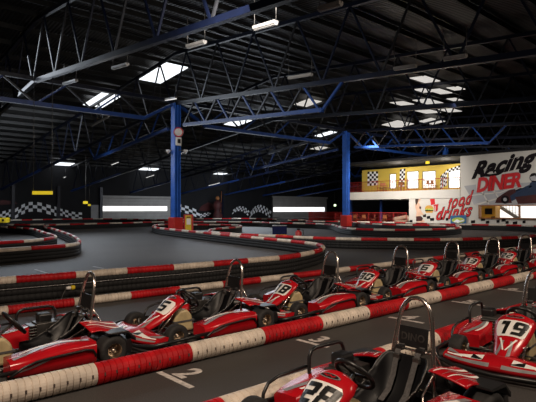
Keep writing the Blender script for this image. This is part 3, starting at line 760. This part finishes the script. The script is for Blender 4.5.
tag(e, 'small yellow and white plug hanging from the cable behind the leftmost kart', 'plug')

# ---------------------------------------------------------------- painted grid lines and numbers
LN = [((158.8,372),(192,387.7),(186,373.8),'2'),((297.3,339.6),(328,347.4),(320.5,340.3),'3'),((389,317),(423.7,323.2),(410,317.3),'4'),((452.1,301.2),(484.4,305.8),(469,301),'5'),((498,288.8),(528.2,292.4),(513,289),'6')]
for (a, b, c, t) in LN:
    A, B = at(*a), at(*b); mb = MB(); dv = (B-A).normalized(); nn = Vector((-dv.y,dv.x,0))*.028
    mb.prism([A+nn, A-nn, B-nn, B+nn], (0,0,.002)); mb.build
    lbm = {'2':'nearest','3':'second nearest','4':'third nearest','5':'fourth nearest','6':'farthest'}[t]
    tag(mb.build('painted_grid_line','line'), lbm+' painted white grid line across the start lane, beside the number '+t, 'floor marking', 'grid lines of the start lane')
    C = at(*c); vs, fs, w, h = text_geo(t, .36, .012); mb = MB()
    C = Vector((max(A.x,B.x)+.19, (A.y+B.y)/2+.06, 0))
    mb.add([Vector((C.x+v.y, C.y-v.x, .002)) for v in vs], fs)
    tag(mb.build('painted_number','line'), 'white floor number '+t+' beside the '+lbm+' grid line', 'floor marking', 'grid numbers of the start lane')
for a, b, lb in (((35,269.5),(47,273),'faint white line on the track between the left loop and kart row, left one'),((93,266.5),(104,268.5),'faint white line on the track right of the left loop')):
    A, B = at(*a), at(*b); mb = MB(); dv = (B-A).normalized(); nn = Vector((-dv.y,dv.x,0))*.03; mb.prism([A+nn,A-nn,B-nn,B+nn],(0,0,.002)); tag(mb.build('painted_track_line','mural_grey'), lb, 'floor marking')

# ---------------------------------------------------------------- small things on the track
p = at(96.5/536*60+180-3, 229.4, .0); p = at(188.5, 231, .1); e = empty('info_board', (p.x, p.y, 0)); e.rotation_euler = (0,0,-YAW)
hb = at(188.5, 212.5, 0); sc_ = (p-CAM).length/FPX
w = 9.4*sc_; h = 17.5*sc_
MB().box((0,0,h/2+.02),(w,.14,h)).build('board_frame','pad_red',e,bevel=.03)
MB().box((0,-.08,h/2+.05),(w*.62,.02,h*.84)).build('board_face','yellow',e)
MB().box((.02,-.095,h*.62),(w*.42,.01,h*.34)).build('picture','white_plate',e)
MB().box((.02,-.1,h*.87),(w*.42,.01,h*.05)).build('caption_bar','black_ink',e)
tag(e, 'yellow and red upright board standing right of the nearer column', 'board')
p = at(279, 242, 0); q = at(279.5, 240, .05); e = empty('waste_bin', (q.x, q.y, 0)); e.rotation_euler=(0,0,-YAW); k = (q-CAM).length/FPX; w = 14.2*k; h = 15.5*k
MB().box((0,0,.03+h*.2),(w,w*.6,h*.42)).build('base_box','orange',e,bevel=.01)
MB().prism([(-w/2,-w*.3,h*.43),(w/2,-w*.3,h*.43),(w/2,w*.3,h*.43),(-w/2,w*.3,h*.43)],(0,0,h*.55)).build('bin_body','navy',e)
MB().box((0,0,h*.99),(w*1.02,w*.62,h*.05)).build('rim','dark_steel',e)
tag(e, 'dark blue square bin with a yellow lower band on the track edge', 'bin')
q = at(298.5, 242, .0); e = empty('fire_extinguisher', (q.x, q.y, 0)); k = (q-CAM).length/FPX; h = 13*k
MB().lathe([(0,0),(.14,0),(.15,.05),(.15,h*.75),(.10,h*.86),(.05,h*.9),(0,h*.92)],(0,0,0),(0,0,1),16).build('cylinder','fence_red',e)
MB().box((0,0,h*.97),(.14,.06,.07)).build('valve','kart_black',e)
MB().tube([(.03,-.05,h*.95),(.2,-.1,h*.9),(.22,-.1,h*.6),(.17,-.08,h*.35)],.02,6).build('hose','kart_black',e)
tag(e, 'dark red fire extinguisher standing right of the dark blue bin', 'fire extinguisher')
q = at(3.5, 226.5, 0); e = empty('yellow_box', (q.x, q.y, 0)); e.rotation_euler=(0,0,-YAW); k = (q-CAM).length/FPX
MB().box((0,0,.35+2*k),(8*k,.6,4.4*k)).build('box_body','yellow',e,bevel=.04); MB().box((1.2*k,-.32,.35+2*k),(1.4*k,.03,2*k)).build('dark_mark','mural_dark',e); MB().box((0,0,.18),(7*k,.5,.36)).build('stand','kart_black',e)
tag(e, 'yellow box at the far left edge behind the left loop', 'box')
for px, py, wpx, hpx, D, lb, nm in ((42.5,192.8,20,3.4,24,'wide yellow sign hanging on two wires at the left','n'),(85.5,202.5,4.5,2.6,45,'small yellow sign hanging on one wire left of the left shutter','n'),(89.3,205,2.6,2,60,'tiny pale yellow sign above the grey door','n')):
    r = ray(px, py); p = CAM + r*(D/r.dot(FW)*1.0); k = D/FPX
    e = empty('hanging_sign', p); e.rotation_euler = (0,0,-YAW)
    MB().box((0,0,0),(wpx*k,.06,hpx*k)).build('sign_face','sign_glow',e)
    zz = zb(p.y)+.2-p.z
    for sg in ((-1,1) if wpx > 10 else (0,)):
        MB().tube([(sg*wpx*k*.46,0,hpx*k*.4),(sg*wpx*k*.46,0,zz)],.018*D/24,5).build('wire','dark_steel',e)
    tag(e, lb, 'sign')

# ---------------------------------------------------------------- karts
def PN(a, b, off=0):
    """point on the number panel: a = 0 foot .. 1 top, b = -1..1 across (b>0 = left side of kart)"""
    W = [(0,.10),(.15,.085),(.35,.10),(.55,.135),(.72,.170),(.86,.182),(.95,.155),(1,.10)]
    for (a0,w0),(a1,w1) in zip(W, W[1:]):
        if a <= a1: w = w0+(w1-w0)*(a-a0)/(a1-a0); break
    T = [(0,.97,.12),(.2,.845,.150),(.4,.715,.200),(.6,.58,.280),(.75,.485,.360),(.88,.405,.425),(1,.33,.455)]
    i = 0
    while i < 5 and a > T[i+1][0]: i += 1
    t = (a-T[i][0])/(T[i+1][0]-T[i][0]); pm = T[max(i-1,0)]; p0, p1 = T[i], T[i+1]; p2 = T[min(i+2,6)]
    x, z = [.5*(2*p0[c]+(p1[c]-pm[c])*t+(2*pm[c]-5*p0[c]+4*p1[c]-p2[c])*t*t+(3*p0[c]-pm[c]-3*p1[c]+p2[c])*t**3) for c in (1,2)]
    k = min(1, max(0, a/.7)); n = Vector((.25+.35*k,0,.97-.22*k)); n.normalize()
    n = n*1.0; crown = .028*(1-b*b)
    p = Vector((x, b*w, z)) + n*(crown+off-.035*(abs(b)**4))
    return p
def make_kart():
    e = empty('go_kart')
    # frame
    mb = MB()
    for sg in (-1,1):
        mb.tube([(-.72,sg*.22,.09),(-.3,sg*.30,.07),(.2,sg*.30,.07),(.55,sg*.18,.08),(.90,sg*.16,.09)], .016, 8)
        mb.tube([(-.35,sg*.30,.08),(-.35,sg*.50,.10),(.33,sg*.50,.10),(.33,sg*.30,.08)], .013, 8)
        mb.tube([(.64,sg*.17,.10),(.64,sg*.37,.12)], .016, 8)
        mb.tube([(.64,sg*.37,.05),(.64,sg*.37,.19)], .014, 8)
        mb.tube([(.55,sg*.05,.14),(.60,sg*.37,.14)], .008, 6)
    mb.tube([(.55,0,.10),(.55,-.1,.14)], .01, 6)
    mb.tube([(.35,-.30,.07),(.35,.30,.07)], .014, 8); mb.tube([(-.2,-.30,.07),(-.2,.30,.07)], .014, 8)
    mb.tube([(.90,-.16,.09),(.90,.16,.09)], .014, 8)
    mb.build('frame', 'dark_steel', e)
    MB().box((.45,0,.05),(.72,.52,.008)).build('floor_tray', 'dark_steel', e)
    MB().tube([(-.57,-.56,.14),(-.57,.56,.14)], .02, 10).build('rear_axle', 'chrome', e)
    # wheels
    def wheel(x, y, r, w):
        mb = MB(); h = w/2
        mb.lathe([(r*.50,-h*.9),(r*.70,-h),(r*.88,-h*.97),(r*.97,-h*.82),(r,-h*.55),(r,h*.55),(r*.97,h*.82),(r*.88,h*.97),(r*.70,h),(r*.50,h*.9)], (0,0,0), (0,1,0), 32)
        t = mb.build('tyre', 'tyre', e); t.location = (x,y,r)
        sg = 1 if y > 0 else -1
        mb = MB(); mb.lathe([(r*.52,-h*.88),(r*.48,-h*.5),(r*.48,h*.5),(r*.52,h*.88)], (0,0,0), (0,1,0), 24)
        mb.lathe([(0,sg*h*.35),(r*.16,sg*h*.35),(r*.20,sg*h*.18),(r*.48,sg*h*.15)], (0,0,0), (0,1,0), 20)
        mb.lathe([(0,sg*h*.75),(r*.11,sg*h*.75),(r*.13,sg*h*.3)], (0,0,0), (0,1,0), 12)
        for k in range(5):
            a = k*2*math.pi/5; mb.tube([(math.cos(a)*r*.3,sg*h*.15,math.sin(a)*r*.3),(math.cos(a)*r*.3,sg*h*.32,math.sin(a)*r*.3)], r*.05, 6)
        mb.build('rim', 'rim', t)
    for sg in (-1,1):
        wheel(.64, sg*.46, .128, .125); wheel(-.57, sg*.50, .14, .20)
    # nose fairing
    def nose(u, v):
        y = (u-.5)*1.02; k = abs(y)/.51; xf = 1.04-.13*k**2.4
        q = [(xf-.26+.12*k,.075),(xf-.02,.07),(xf+.0,.11),(xf-.04,.15-.02*k),(xf-.13,.18-.03*k),(xf-.27+.12*k,.185-.04*k),(xf-.26+.12*k,.12)]
        t = v*(len(q)); i = int(t) % len(q); j = (i+1) % len(q); f = t-int(t)
        return Vector((q[i][0]*(1-f)+q[j][0]*f, y, q[i][1]*(1-f)+q[j][1]*f))
    mb = MB(); mb.grid(nose, 24, 14)
    for u in (0,1): mb.poly([nose(u, k/7) for k in range(7)])
    nf = mb.build('nose_fairing', 'kart_red', e)
    mb = MB()
    for sg in (-1,1):
        U = lambda q, sg=sg: .5+sg*q
        mb.grid(lambda u, v: nose(U(.05+.43*u), (2.05+.75*v*(1-.3*u))/7)+Vector((.003,0,.003)), 14, 3, 0)
        mb.grid(lambda u, v: nose(U(.12+.32*u), (3.05+1.0*v*(1-u))/7)+Vector((.001,0,.004)), 8, 3, 1)
        mb.grid(lambda u, v: nose(U(.34+.14*u), (3.35+.8*v*u)/7)+Vector((.001,0,.006)), 6, 2, 0)
        mb.grid(lambda u, v: nose(U(.10+.12*u), (3.1+.8*u*v)/7)+Vector((.001,0,.006)), 6, 2, 2)
        mb.grid(lambda u, v: nose(U(.30+.16*u), (2.9+.25*v)/7)+Vector((.003,0,.006)), 6, 1, 1)
    mb.build('printed_stripes', ['silver','white_plate','black_ink'], nf)
    mb = MB(); mb.tube([(.30,.60,.13),(.55,.625,.13),(.80,.62,.12),(.95,.54,.09),(1.04,.36,.07),(1.065,0,.06),(1.04,-.36,.07),(.95,-.54,.09),(.80,-.62,.12),(.55,-.625,.13),(.30,-.60,.13)], .019, 10)
    mb.tube([(.0,-.60,.30),(.28,-.615,.28),(.38,-.615,.25),(.43,-.61,.19),(.45,-.60,.12)], .013, 8)
    mb.build('front_bumper', 'kart_black', e)
    # number panel
    mb = MB(); mb.grid(lambda u, v: PN(u, 2*v-1), 20, 12); 
    pn = mb.build('number_panel', 'kart_red', e, solid=.012)
    mb = MB()
    for pts, mi in (([(.02,-.75),(.30,-.55),(.46,-.28),(.40,.02),(.46,.28),(.30,.55),(.02,.75),(.02,.35),(.28,.05),(.28,-.05),(.02,-.35)],0),([(.30,-.22),(.47,-.42),(.50,-.3),(.38,0),(.50,.3),(.47,.42),(.30,.22),(.22,0)],1)):
        # V stripes as strips each side, laid on the curved surface
        pass
    for sg in (-1,1):
        mb.grid(lambda u, v, sg=sg: PN(.10+.42*u, sg*(.85-.45*u-(.38)*v*(1-u*.5)), .009), 10, 4, 0)
        mb.grid(lambda u, v, sg=sg: PN(.34+.22*u, sg*(.04+.42*u+.13*v), .011), 8, 2, 1)
    mb.build('printed_stripes', ['silver','white_plate'], pn)
    mb = MB()
    mb.add([PN(.905,0,.010)]+[PN(.905+.028*math.sin(k*math.pi/10), .50*math.cos(k*math.pi/10), .010) for k in range(20)], [(0,1+k,1+(k+1)%20) for k in range(20)], 0)
    mb.add([PN(.905,0,.012)]+[PN(.905+.020*math.sin(k*math.pi/10), .42*math.cos(k*math.pi/10), .012) for k in range(20)], [(0,1+k,1+(k+1)%20) for k in range(20)], 1)
    mb.grid(lambda u, v: PN(.897+.012*v+.006*math.sin(u*14), (u-.5)*.56, .0135), 16, 1, 2)
    mb.build('oval_badge', ['silver','black_ink','kart_red'], pn)
    for sg in (-1,1): MB().tube([(.66,sg*.12,.10),(.52,sg*.13,.24),(.40,sg*.12,.40)], .009, 8).build('panel_stay', 'chrome', e)
    # steering
    st = empty
    A = Vector((.17,0,.42)); ax = Vector((-.75,0,.66)).normalized(); a = Vector((0,1,0)); b = ax.cross(a)
    mb = MB(); mb.tube([A+(a*math.cos(k*math.pi/12)+b*math.sin(k*math.pi/12))*.135 for k in range(24)], .016, 8, closed=True)
    for k in (0,8,16): mb.tube([A, A+(a*math.cos(k*math.pi/12)+b*math.sin(k*math.pi/12))*.13], .011, 6)
    sw = mb.build('steering_wheel', 'kart_black', e)
    MB().tube([A, (.55,0,.14)], .013, 8).build('steering_column', 'dark_steel', e)
    # tank
    mb = MB(); mb.prism([(.19,-.14,.07),(.47,-.14,.07),(.45,-.14,.25),(.39,-.14,.32),(.28,-.14,.32),(.22,-.14,.25)], (0,.28,0))
    tk = mb.build('fuel_tank', 'tank', e, bevel=.025)
    MB().lathe([(.035,0),(.035,.03),(0,.03)], (.33,0,.32), (0,0,1), 12).build('tank_cap', 'kart_black', tk)
    MB().box((.33,0,.19),(.27,.292,.02)).build('tank_strap', 'belt', tk)
    # pedals
    for sg in (-1,1):
        MB().tube([(.66,sg*.10,.08),(.62,sg*.10,.22),(.62,sg*.16,.23)], .008, 6).build('pedal', 'chrome', e)
    # seat
    prof = [(.10,.13,.16),(-.02,.085,.18),(-.15,.075,.19),(-.26,.10,.20),(-.34,.17,.205),(-.39,.24,.205),(-.43,.33,.20),(-.455,.395,.185),(-.465,.425,.15)]
    sd = [.06,.11,.15,.17,.16,.13,.09,.05,.02]
    def seat(u, v):
        t = u*(len(prof)-1); i = min(int(t), len(prof)-2); f = t-i
        x, z, w = [prof[i][k]*(1-f)+prof[i+1][k]*f for k in range(3)]; h = sd[i]*(1-f)+sd[i+1]*f
        tx, tz = prof[i+1][0]-prof[i][0], prof[i+1][1]-prof[i][1]; l = math.hypot(tx,tz); nx, nz = tz/l, -tx/l
        b = 2*v-1; c = abs(b)**2.6
        return Vector((x+nx*h*c, math.copysign(w*(abs(b)**.75), b), z+nz*h*c))
    mb = MB(); mb.grid(seat, 20, 16); se = mb.build('seat', 'seat_black', e, solid=.014)
    for q_ in (0, 1): MB().tube([seat(k/20, q_) for k in range(21)], .007, 6).build('seat_piping', 'dark_steel', se)
    # side pods
    def pod(sg):
        mb = MB()
        def g(u, v):
            x = .35-.73*u; yo = sg*(.575+.035*math.sin(min(1,u*4)*math.pi/2))
            zt_ = .20+.065*min(1, u*1.6)
            q = [(sg*.36,.08),(yo-sg*.02,.07),(yo,.085),(yo+sg*.012,zt_-.03),(yo-sg*.015,zt_),(sg*.36,zt_+.01)]
            t = v*6; i = int(t) % 6; j = (i+1) % 6; f = t-int(t)
            return Vector((x, q[i][0]*(1-f)+q[j][0]*f, q[i][1]*(1-f)+q[j][1]*f))
        mb.grid(g, 14, 12, 0)
        for u in (0,1): mb.poly([g(u, k/6) for k in range(6)])
        o = mb.build('side_pod', 'kart_red', e)
        mb = MB()
        mb.grid(lambda u, v: g(.05+.90*u, (4.15+.45*math.sin(u*3)+.22*v)/6)+Vector((0,0,.004)), 14, 2, 0)
        mb.grid(lambda u, v: g(.03+.45*u, (2.25+.55*u+.14*v)/6)+Vector((0,sg*.004,0)), 12, 1, 0)
        mb.grid(lambda u, v: g(.15+.7*u, (4.50+.3*math.sin(u*3+.5)+.12*v)/6)+Vector((0,0,.005)), 14, 1, 1)
        mb.build('printed_stripe', ['silver','white_plate'], o)
    pod(1); pod(-1)
    MB().tube([(.36,.60,.09),(.34,.625,.11),(.26,.635,.16),(.16,.635,.19),(.05,.635,.20),(-.27,.635,.215),(-.34,.63,.20),(-.37,.62,.15),(-.37,.58,.10)], .011, 8).build('side_bar', 'kart_black', e)
    MB().tube([(.0,-.50,.10),(.0,-.575,.26),(-.005,-.58,.37),(-.03,-.58,.415),(-.08,-.58,.43),(-.33,-.58,.43),(-.38,-.58,.415),(-.405,-.58,.37),(-.41,-.575,.26),(-.41,-.50,.10)], .015, 10).build('engine_guard', 'kart_black', e)
    # engine
    mb = MB(); mb.box((-.26,-.40,.21),(.26,.20,.20))
    for k in range(6): mb.box((-.11,-.40,.14+k*.03),(.10,.18,.012))
    en = mb.build('engine', 'dark_steel', e, bevel=.008)
    MB().box((-.24,-.45,.345),(.14,.13,.09)).build('air_box', 'kart_black', en, bevel=.02)
    MB().tube([(-.38,-.34,.18),(-.46,-.32,.22),(-.60,-.28,.24),(-.70,-.12,.24)], .032, 10).build('exhaust', 'dark_steel', en)
    # roll hoop
    hp = []
    for sg in (1,-1):
        q = [(-.46,.205,.10),(-.485,.185,.28),(-.52,.160,.50),(-.545,.140,.66),(-.558,.120,.74),(-.564,.09,.79),(-.568,.05,.822)]
        q = [(x, sg*y, z) for x, y, z in q]; hp += q+[(-.569,0,.832)] if sg == 1 else q[::-1]
    ho = MB().tube(hp, .0165, 14).build('roll_hoop', 'chrome', e)
    for sg in (-1,1): MB().tube([(-.52,sg*.16,.50),(-.62,sg*.17,.32),(-.74,sg*.20,.12)], .011, 8).build('hoop_stay', 'chrome', ho)
    for sg in (1,): MB().tube([(-.49,sg*.19,.33),(-.25,sg*.24,.24),(-.05,sg*.36,.10)], .008, 8).build('hoop_stay', 'chrome', ho)
    # head plate
    hl = MB().box((0,0,0),(.014,.24,.15), 0).build('head_plate', 'kart_black', e, bevel=.004); hl.location = (-.52,0,.545); hl.rotation_euler = (0,-.13,0)
    mb = MB(); mb.tube([(-.52,-.155,.45),(-.50,-.10,.455),(-.50,.10,.455),(-.52,.155,.45)], .010, 8); mb.build('belt_bar', 'chrome', e)
    for sg in (-1,1):
        mb = MB(); pth = [(-.55,.46),(-.525,.478),(-.495,.468),(-.460,.435),(-.425,.365),(-.385,.275),(-.33,.185),(-.24,.125)]
        ys = [.085,.085,.085,.083,.08,.075,.075,.08]
        for (p, q, y0, y1) in zip(pth, pth[1:], ys, ys[1:]):
            mb.add([(p[0]+.02,sg*y0-.022,p[1]+.006),(p[0]+.02,sg*y0+.022,p[1]+.006),(q[0]+.02,sg*y1+.022,q[1]+.006),(q[0]+.02,sg*y1-.022,q[1]+.006)], [(0,1,2,3)])
        o = mb.build('seat_belt', 'belt', e, solid=.005)
        MB().box((-.43,sg*.083,.405),(.03,.058,.045)).build('belt_buckle', 'dark_steel', o, bevel=.006)
        MB().box((-.475,sg*.085,.465),(.045,.062,.035)).build('belt_buckle', 'kart_black', o, bevel=.006)
    # rear bodywork
    for sg in (-1,1):
        mb = MB()
        def g(u, v, sg=sg):
            y = sg*(.22+.27*u); x = -.36-.02*u-.38*v+.04*v*u; z = .38-.055*u**1.5-.05*v**2+.008*math.sin(v*7)
            if v > .93: z -= .03
            return Vector((x, y, z))
        mb.grid(g, 10, 12); rc = mb.build('rear_cowl', 'kart_red', e, solid=.012)
        mb = MB(); up = Vector((0,0,.009))
        for a0, a1, w0, mi in ((.10,.30,.13,0),(.34,.50,.05,1),(.48,.66,.12,0),(.70,.86,.04,1)):
            mb.grid(lambda u, v: g(a0+(a1-a0)*v+w0*u*(.2+.8*v), .02+.88*v)+up, 2, 10, mi)
        mb.build('printed_stripes', ['white_plate','silver'], rc)
        MB().prism([(-.50,sg*.42,.318),(-.70,sg*.42,.318),(-.785,sg*.42,.24),(-.785,sg*.42,.20),(-.70,sg*.42,.290),(-.50,sg*.42,.300)], (0,sg*.18,0)).build('tyre_cover', 'kart_black', e, bevel=.006)
    mb = MB()
    def rb(u, v):
        y = (u-.5)*1.2; k = abs(y)/.6; x = -.78+.05*k**3
        q = [(x+.05,.10),(x,.10),(x-.015,.16),(x,.23),(x+.05,.23)]
        t = v*5; i = int(t) % 5; j = (i+1) % 5; f = t-int(t)
        return Vector((q[i][0]*(1-f)+q[j][0]*f, y, q[i][1]*(1-f)+q[j][1]*f))
    mb.grid(rb, 16, 10); [mb.poly([rb(u, k/5) for k in range(5)]) for u in (0,1)]
    mb.build('rear_bumper', 'kart_black', e)
    MB().box((-.60,0,.12),(.36,.5,.06)).build('rear_tray', 'kart_black', e)
    return e
plate_cache = {}
SEG = {'0':'abcdef','1':'','2':'abged','3':'abgcd','5':'afgcd','6':'afgedc','8':'abcdefg','9':'abcdfg','4':'fgbc'}
def add_plate(k, num):
    pn = [c for c in k.children if c.name.startswith('number_panel')][0]
    mb = MB()
    mb.grid(lambda u, v: PN(.60+.235*u, (2*v-1)*(.82-.12*(2*u-1)**6), .009), 8, 8, 0)
    W = .058 if len(num) > 1 else .075; T = .031; Hn = .150      # metres
    def q(x, y): return PN(.718+(y+0)/.80, (x+.22*y)/.172, .0145)
    def stroke(x0, x1, y0, y1):
        mb.grid(lambda u, v: q(x0+(x1-x0)*u, y0+(y1-y0)*v), 3, 3, 1, False)
    hh = Hn/2; n = len(num); adv = W*2+.022
    x = -adv*(n-1)/2
    for ch in num:
        L, R_ = x-W, x+W
        if ch == '1':
            stroke(x-.2*T+.008, x+.8*T+.012, -hh, hh); stroke(x-T*1.1, x, hh-T*1.3, hh)
        for g in SEG[ch]:
            c = T*.25
            if g == 'a': stroke(L+c, R_-c, hh-T, hh)
            if g == 'd': stroke(L+c, R_-c, -hh, -hh+T)
            if g == 'g': stroke(L+c, R_-c, -T/2, T/2)
            if g == 'f': stroke(L, L+T*1.25, T*.2, hh-c)
            if g == 'b': stroke(R_-T*1.25, R_, T*.2, hh-c)
            if g == 'e': stroke(L, L+T*1.25, -hh+c, -T*.2)
            if g == 'c': stroke(R_-T*1.25, R_, -hh+c, -T*.2)
        x += adv
    o = mb.build('number_plate', ['white_plate','black_ink'], pn); o['label'] = 'white number plate'+(' reading '+num if num else '')
proto = make_kart()
HD = math.pi            # heading along -X
specs = []
for i, r in enumerate((.422,.800,1.165,1.540,1.903,2.266,2.628,2.99)):
    specs.append((r*5.2-.57, 5.18, HD+random.uniform(-.03,.03)))
nums = ['', '5','18','30','6','13','22','']
labs = ['red go kart at the far left of the row, its nose cut off',
        'red go kart numbered 5 in the row behind the pipe','red go kart numbered 18 in the row behind the pipe',
        'red go kart numbered 30 in the row behind the pipe','red go kart numbered 6 in the row behind the pipe',
        'red go kart numbered 13 in the row behind the pipe','red go kart with a two digit white plate, farthest but one in the row',
        'red go kart at the far right end of the row behind the pipe']
hv = Vector((-.75*RT.x-.66*FW.x, -.75*RT.y-.66*FW.y, 0)); h28 = math.atan2(hv.y, hv.x)
hp28 = CAM+ray(417,297)*(3.80/ray(417,297).dot(FW)); o28 = (hp28.x+math.cos(h28)*.57, hp28.y+math.sin(h28)*.57)
h19v = RT*(-.66)+Vector((FW.x,FW.y,0))*(-.75); h19 = math.atan2(h19v.y, h19v.x)
p19 = CAM+ray(512,325)*(4.8/ray(511,325).dot(FW)); o19 = (p19.x-math.cos(h19)*.51, p19.y-math.sin(h19)*.51)
specs += [(o28[0], o28[1], h28), (o19[0], o19[1], h19), (o19[0]+2.0, o19[1]+.05, HD+.05)]
nums += ['28','19','']
labs += ['foreground red go kart numbered 28 with a tall steel roll hoop','red go kart numbered 19 at the right, beside the start lane',
         'red go kart behind number 19, barely in view at the right edge']
karts = []
for i, (x, y, a) in enumerate(specs):
    k = proto if i == 0 else copy_tree(proto)
    k.location = (x, y, .0); k.rotation_euler = (0,0,a); karts.append(k)
    tag(k, labs[i], 'go kart', 'rental go karts')
for k, n in zip(karts, nums): add_plate(k, n)
# lettering on the head plate of the foreground kart
hpz = [c for c in karts[8].children if c.name.startswith('head_plate')][0]
vs, fs, w, h = text_geo('DINO', .075, .002, 0, 1.05); mb = MB()
mb.add([(.0085, v.x, v.y-.0) for v in vs], fs)
vs, fs, w, h = text_geo('RiMO', .03, 0, .3); 
mb.build('raised_lettering', 'dark_steel', hpz)

# ---------------------------------------------------------------- lights
def area(name, loc, target, size, power, col, sy=None, spread=115):
    l = bpy.data.lights.new(name, 'AREA'); l.energy = power; l.color = col; l.shape = 'RECTANGLE'; l.spread = math.radians(spread); l.size = size; l.size_y = sy or size
    o = bpy.data.objects.new(name, l); COL.objects.link(o); o.location = loc
    o.rotation_euler = (Vector(target)-Vector(loc)).to_track_quat('-Z', 'Y').to_euler(); return o
def point(name, loc, power, col, r=.0):
    l = bpy.data.lights.new(name, 'POINT'); l.energy = power; l.color = col; l.shadow_soft_size = r
    o = bpy.data.objects.new(name, l); COL.objects.link(o); o.location = loc; return o
WARM = (1,.80,.62); COOL = (.82,.90,1)
area('hall_lamp', (-1.5,1.0,6.2), (3.5,4.4,0), 1.2, 190, WARM)
area('hall_lamp', (6.5,-3,6.4), (8,4.5,0), 1.4, 165, WARM)
area('hall_lamp', (14,-4,6.6), (14,5,0), 1.4, 165, WARM)
area('daylight_fill', (10,30,7.3), (12,20,0), 8, 430, COOL)
area('daylight_fill', (30,38,6.4), (26,28,0), 10, 470, COOL)
area('daylight_fill', (14,40,5.6), (10,62,1), 8, 420, COOL)  # this and the next: added unseen fills brightening the far wall
area('daylight_fill', (40,44,5.2), (46,64,1), 8, 700, COOL)
area('track_fill', (8,10,6.4), (18,26,0), 3, 380, (1,.93,.85))  # added unseen fills that brighten the far barriers
area('track_fill', (26,12,6.4), (33,26,0), 3, 380, (1,.93,.85))
area('diner_wall_fill', (33,23,5.5), (40.5,27,2.4), 3, 460, (1,.93,.85))  # added unseen fills for the mural wall and gallery slab
area('diner_wall_fill', (34,12,5.5), (40.5,15,3.0), 3, 80, (1,.93,.85))
for q in (23,28): point('gallery_lamp', (S+2.2,q,5.3), 105, (1,.9,.75), .1)
for d_ in (4,9,13,18): point('diner_lamp', (S+3,d_,2.8), 60, (1,.95,.88), .1)
point('under_gallery_fill', (S-3,31,2.2), 50, (1,.85,.7), 0)  # added fill in front of the gallery, brightens the red railing
point('under_gallery_fill', (S+1,27,2.4), 20, (1,.85,.7), .1)
for x_, y_, z_, p_ in ((9,20,5.4,14),(16,36,5.0,30),(26,20,5.4,26),(27,42,4.6,30),(36,22,5,14),(40,38,4.6,24)):
    point('under_roof_fill', (x_,y_,z_), p_, (1,.94,.88), 0)  # added unseen points brightening the roof deck from below
w = bpy.data.worlds.new('world'); sc.world = w; w.use_nodes = True
w.node_tree.nodes['Background'].inputs[0].default_value = (.02,.022,.03,1); w.node_tree.nodes['Background'].inputs[1].default_value = .5
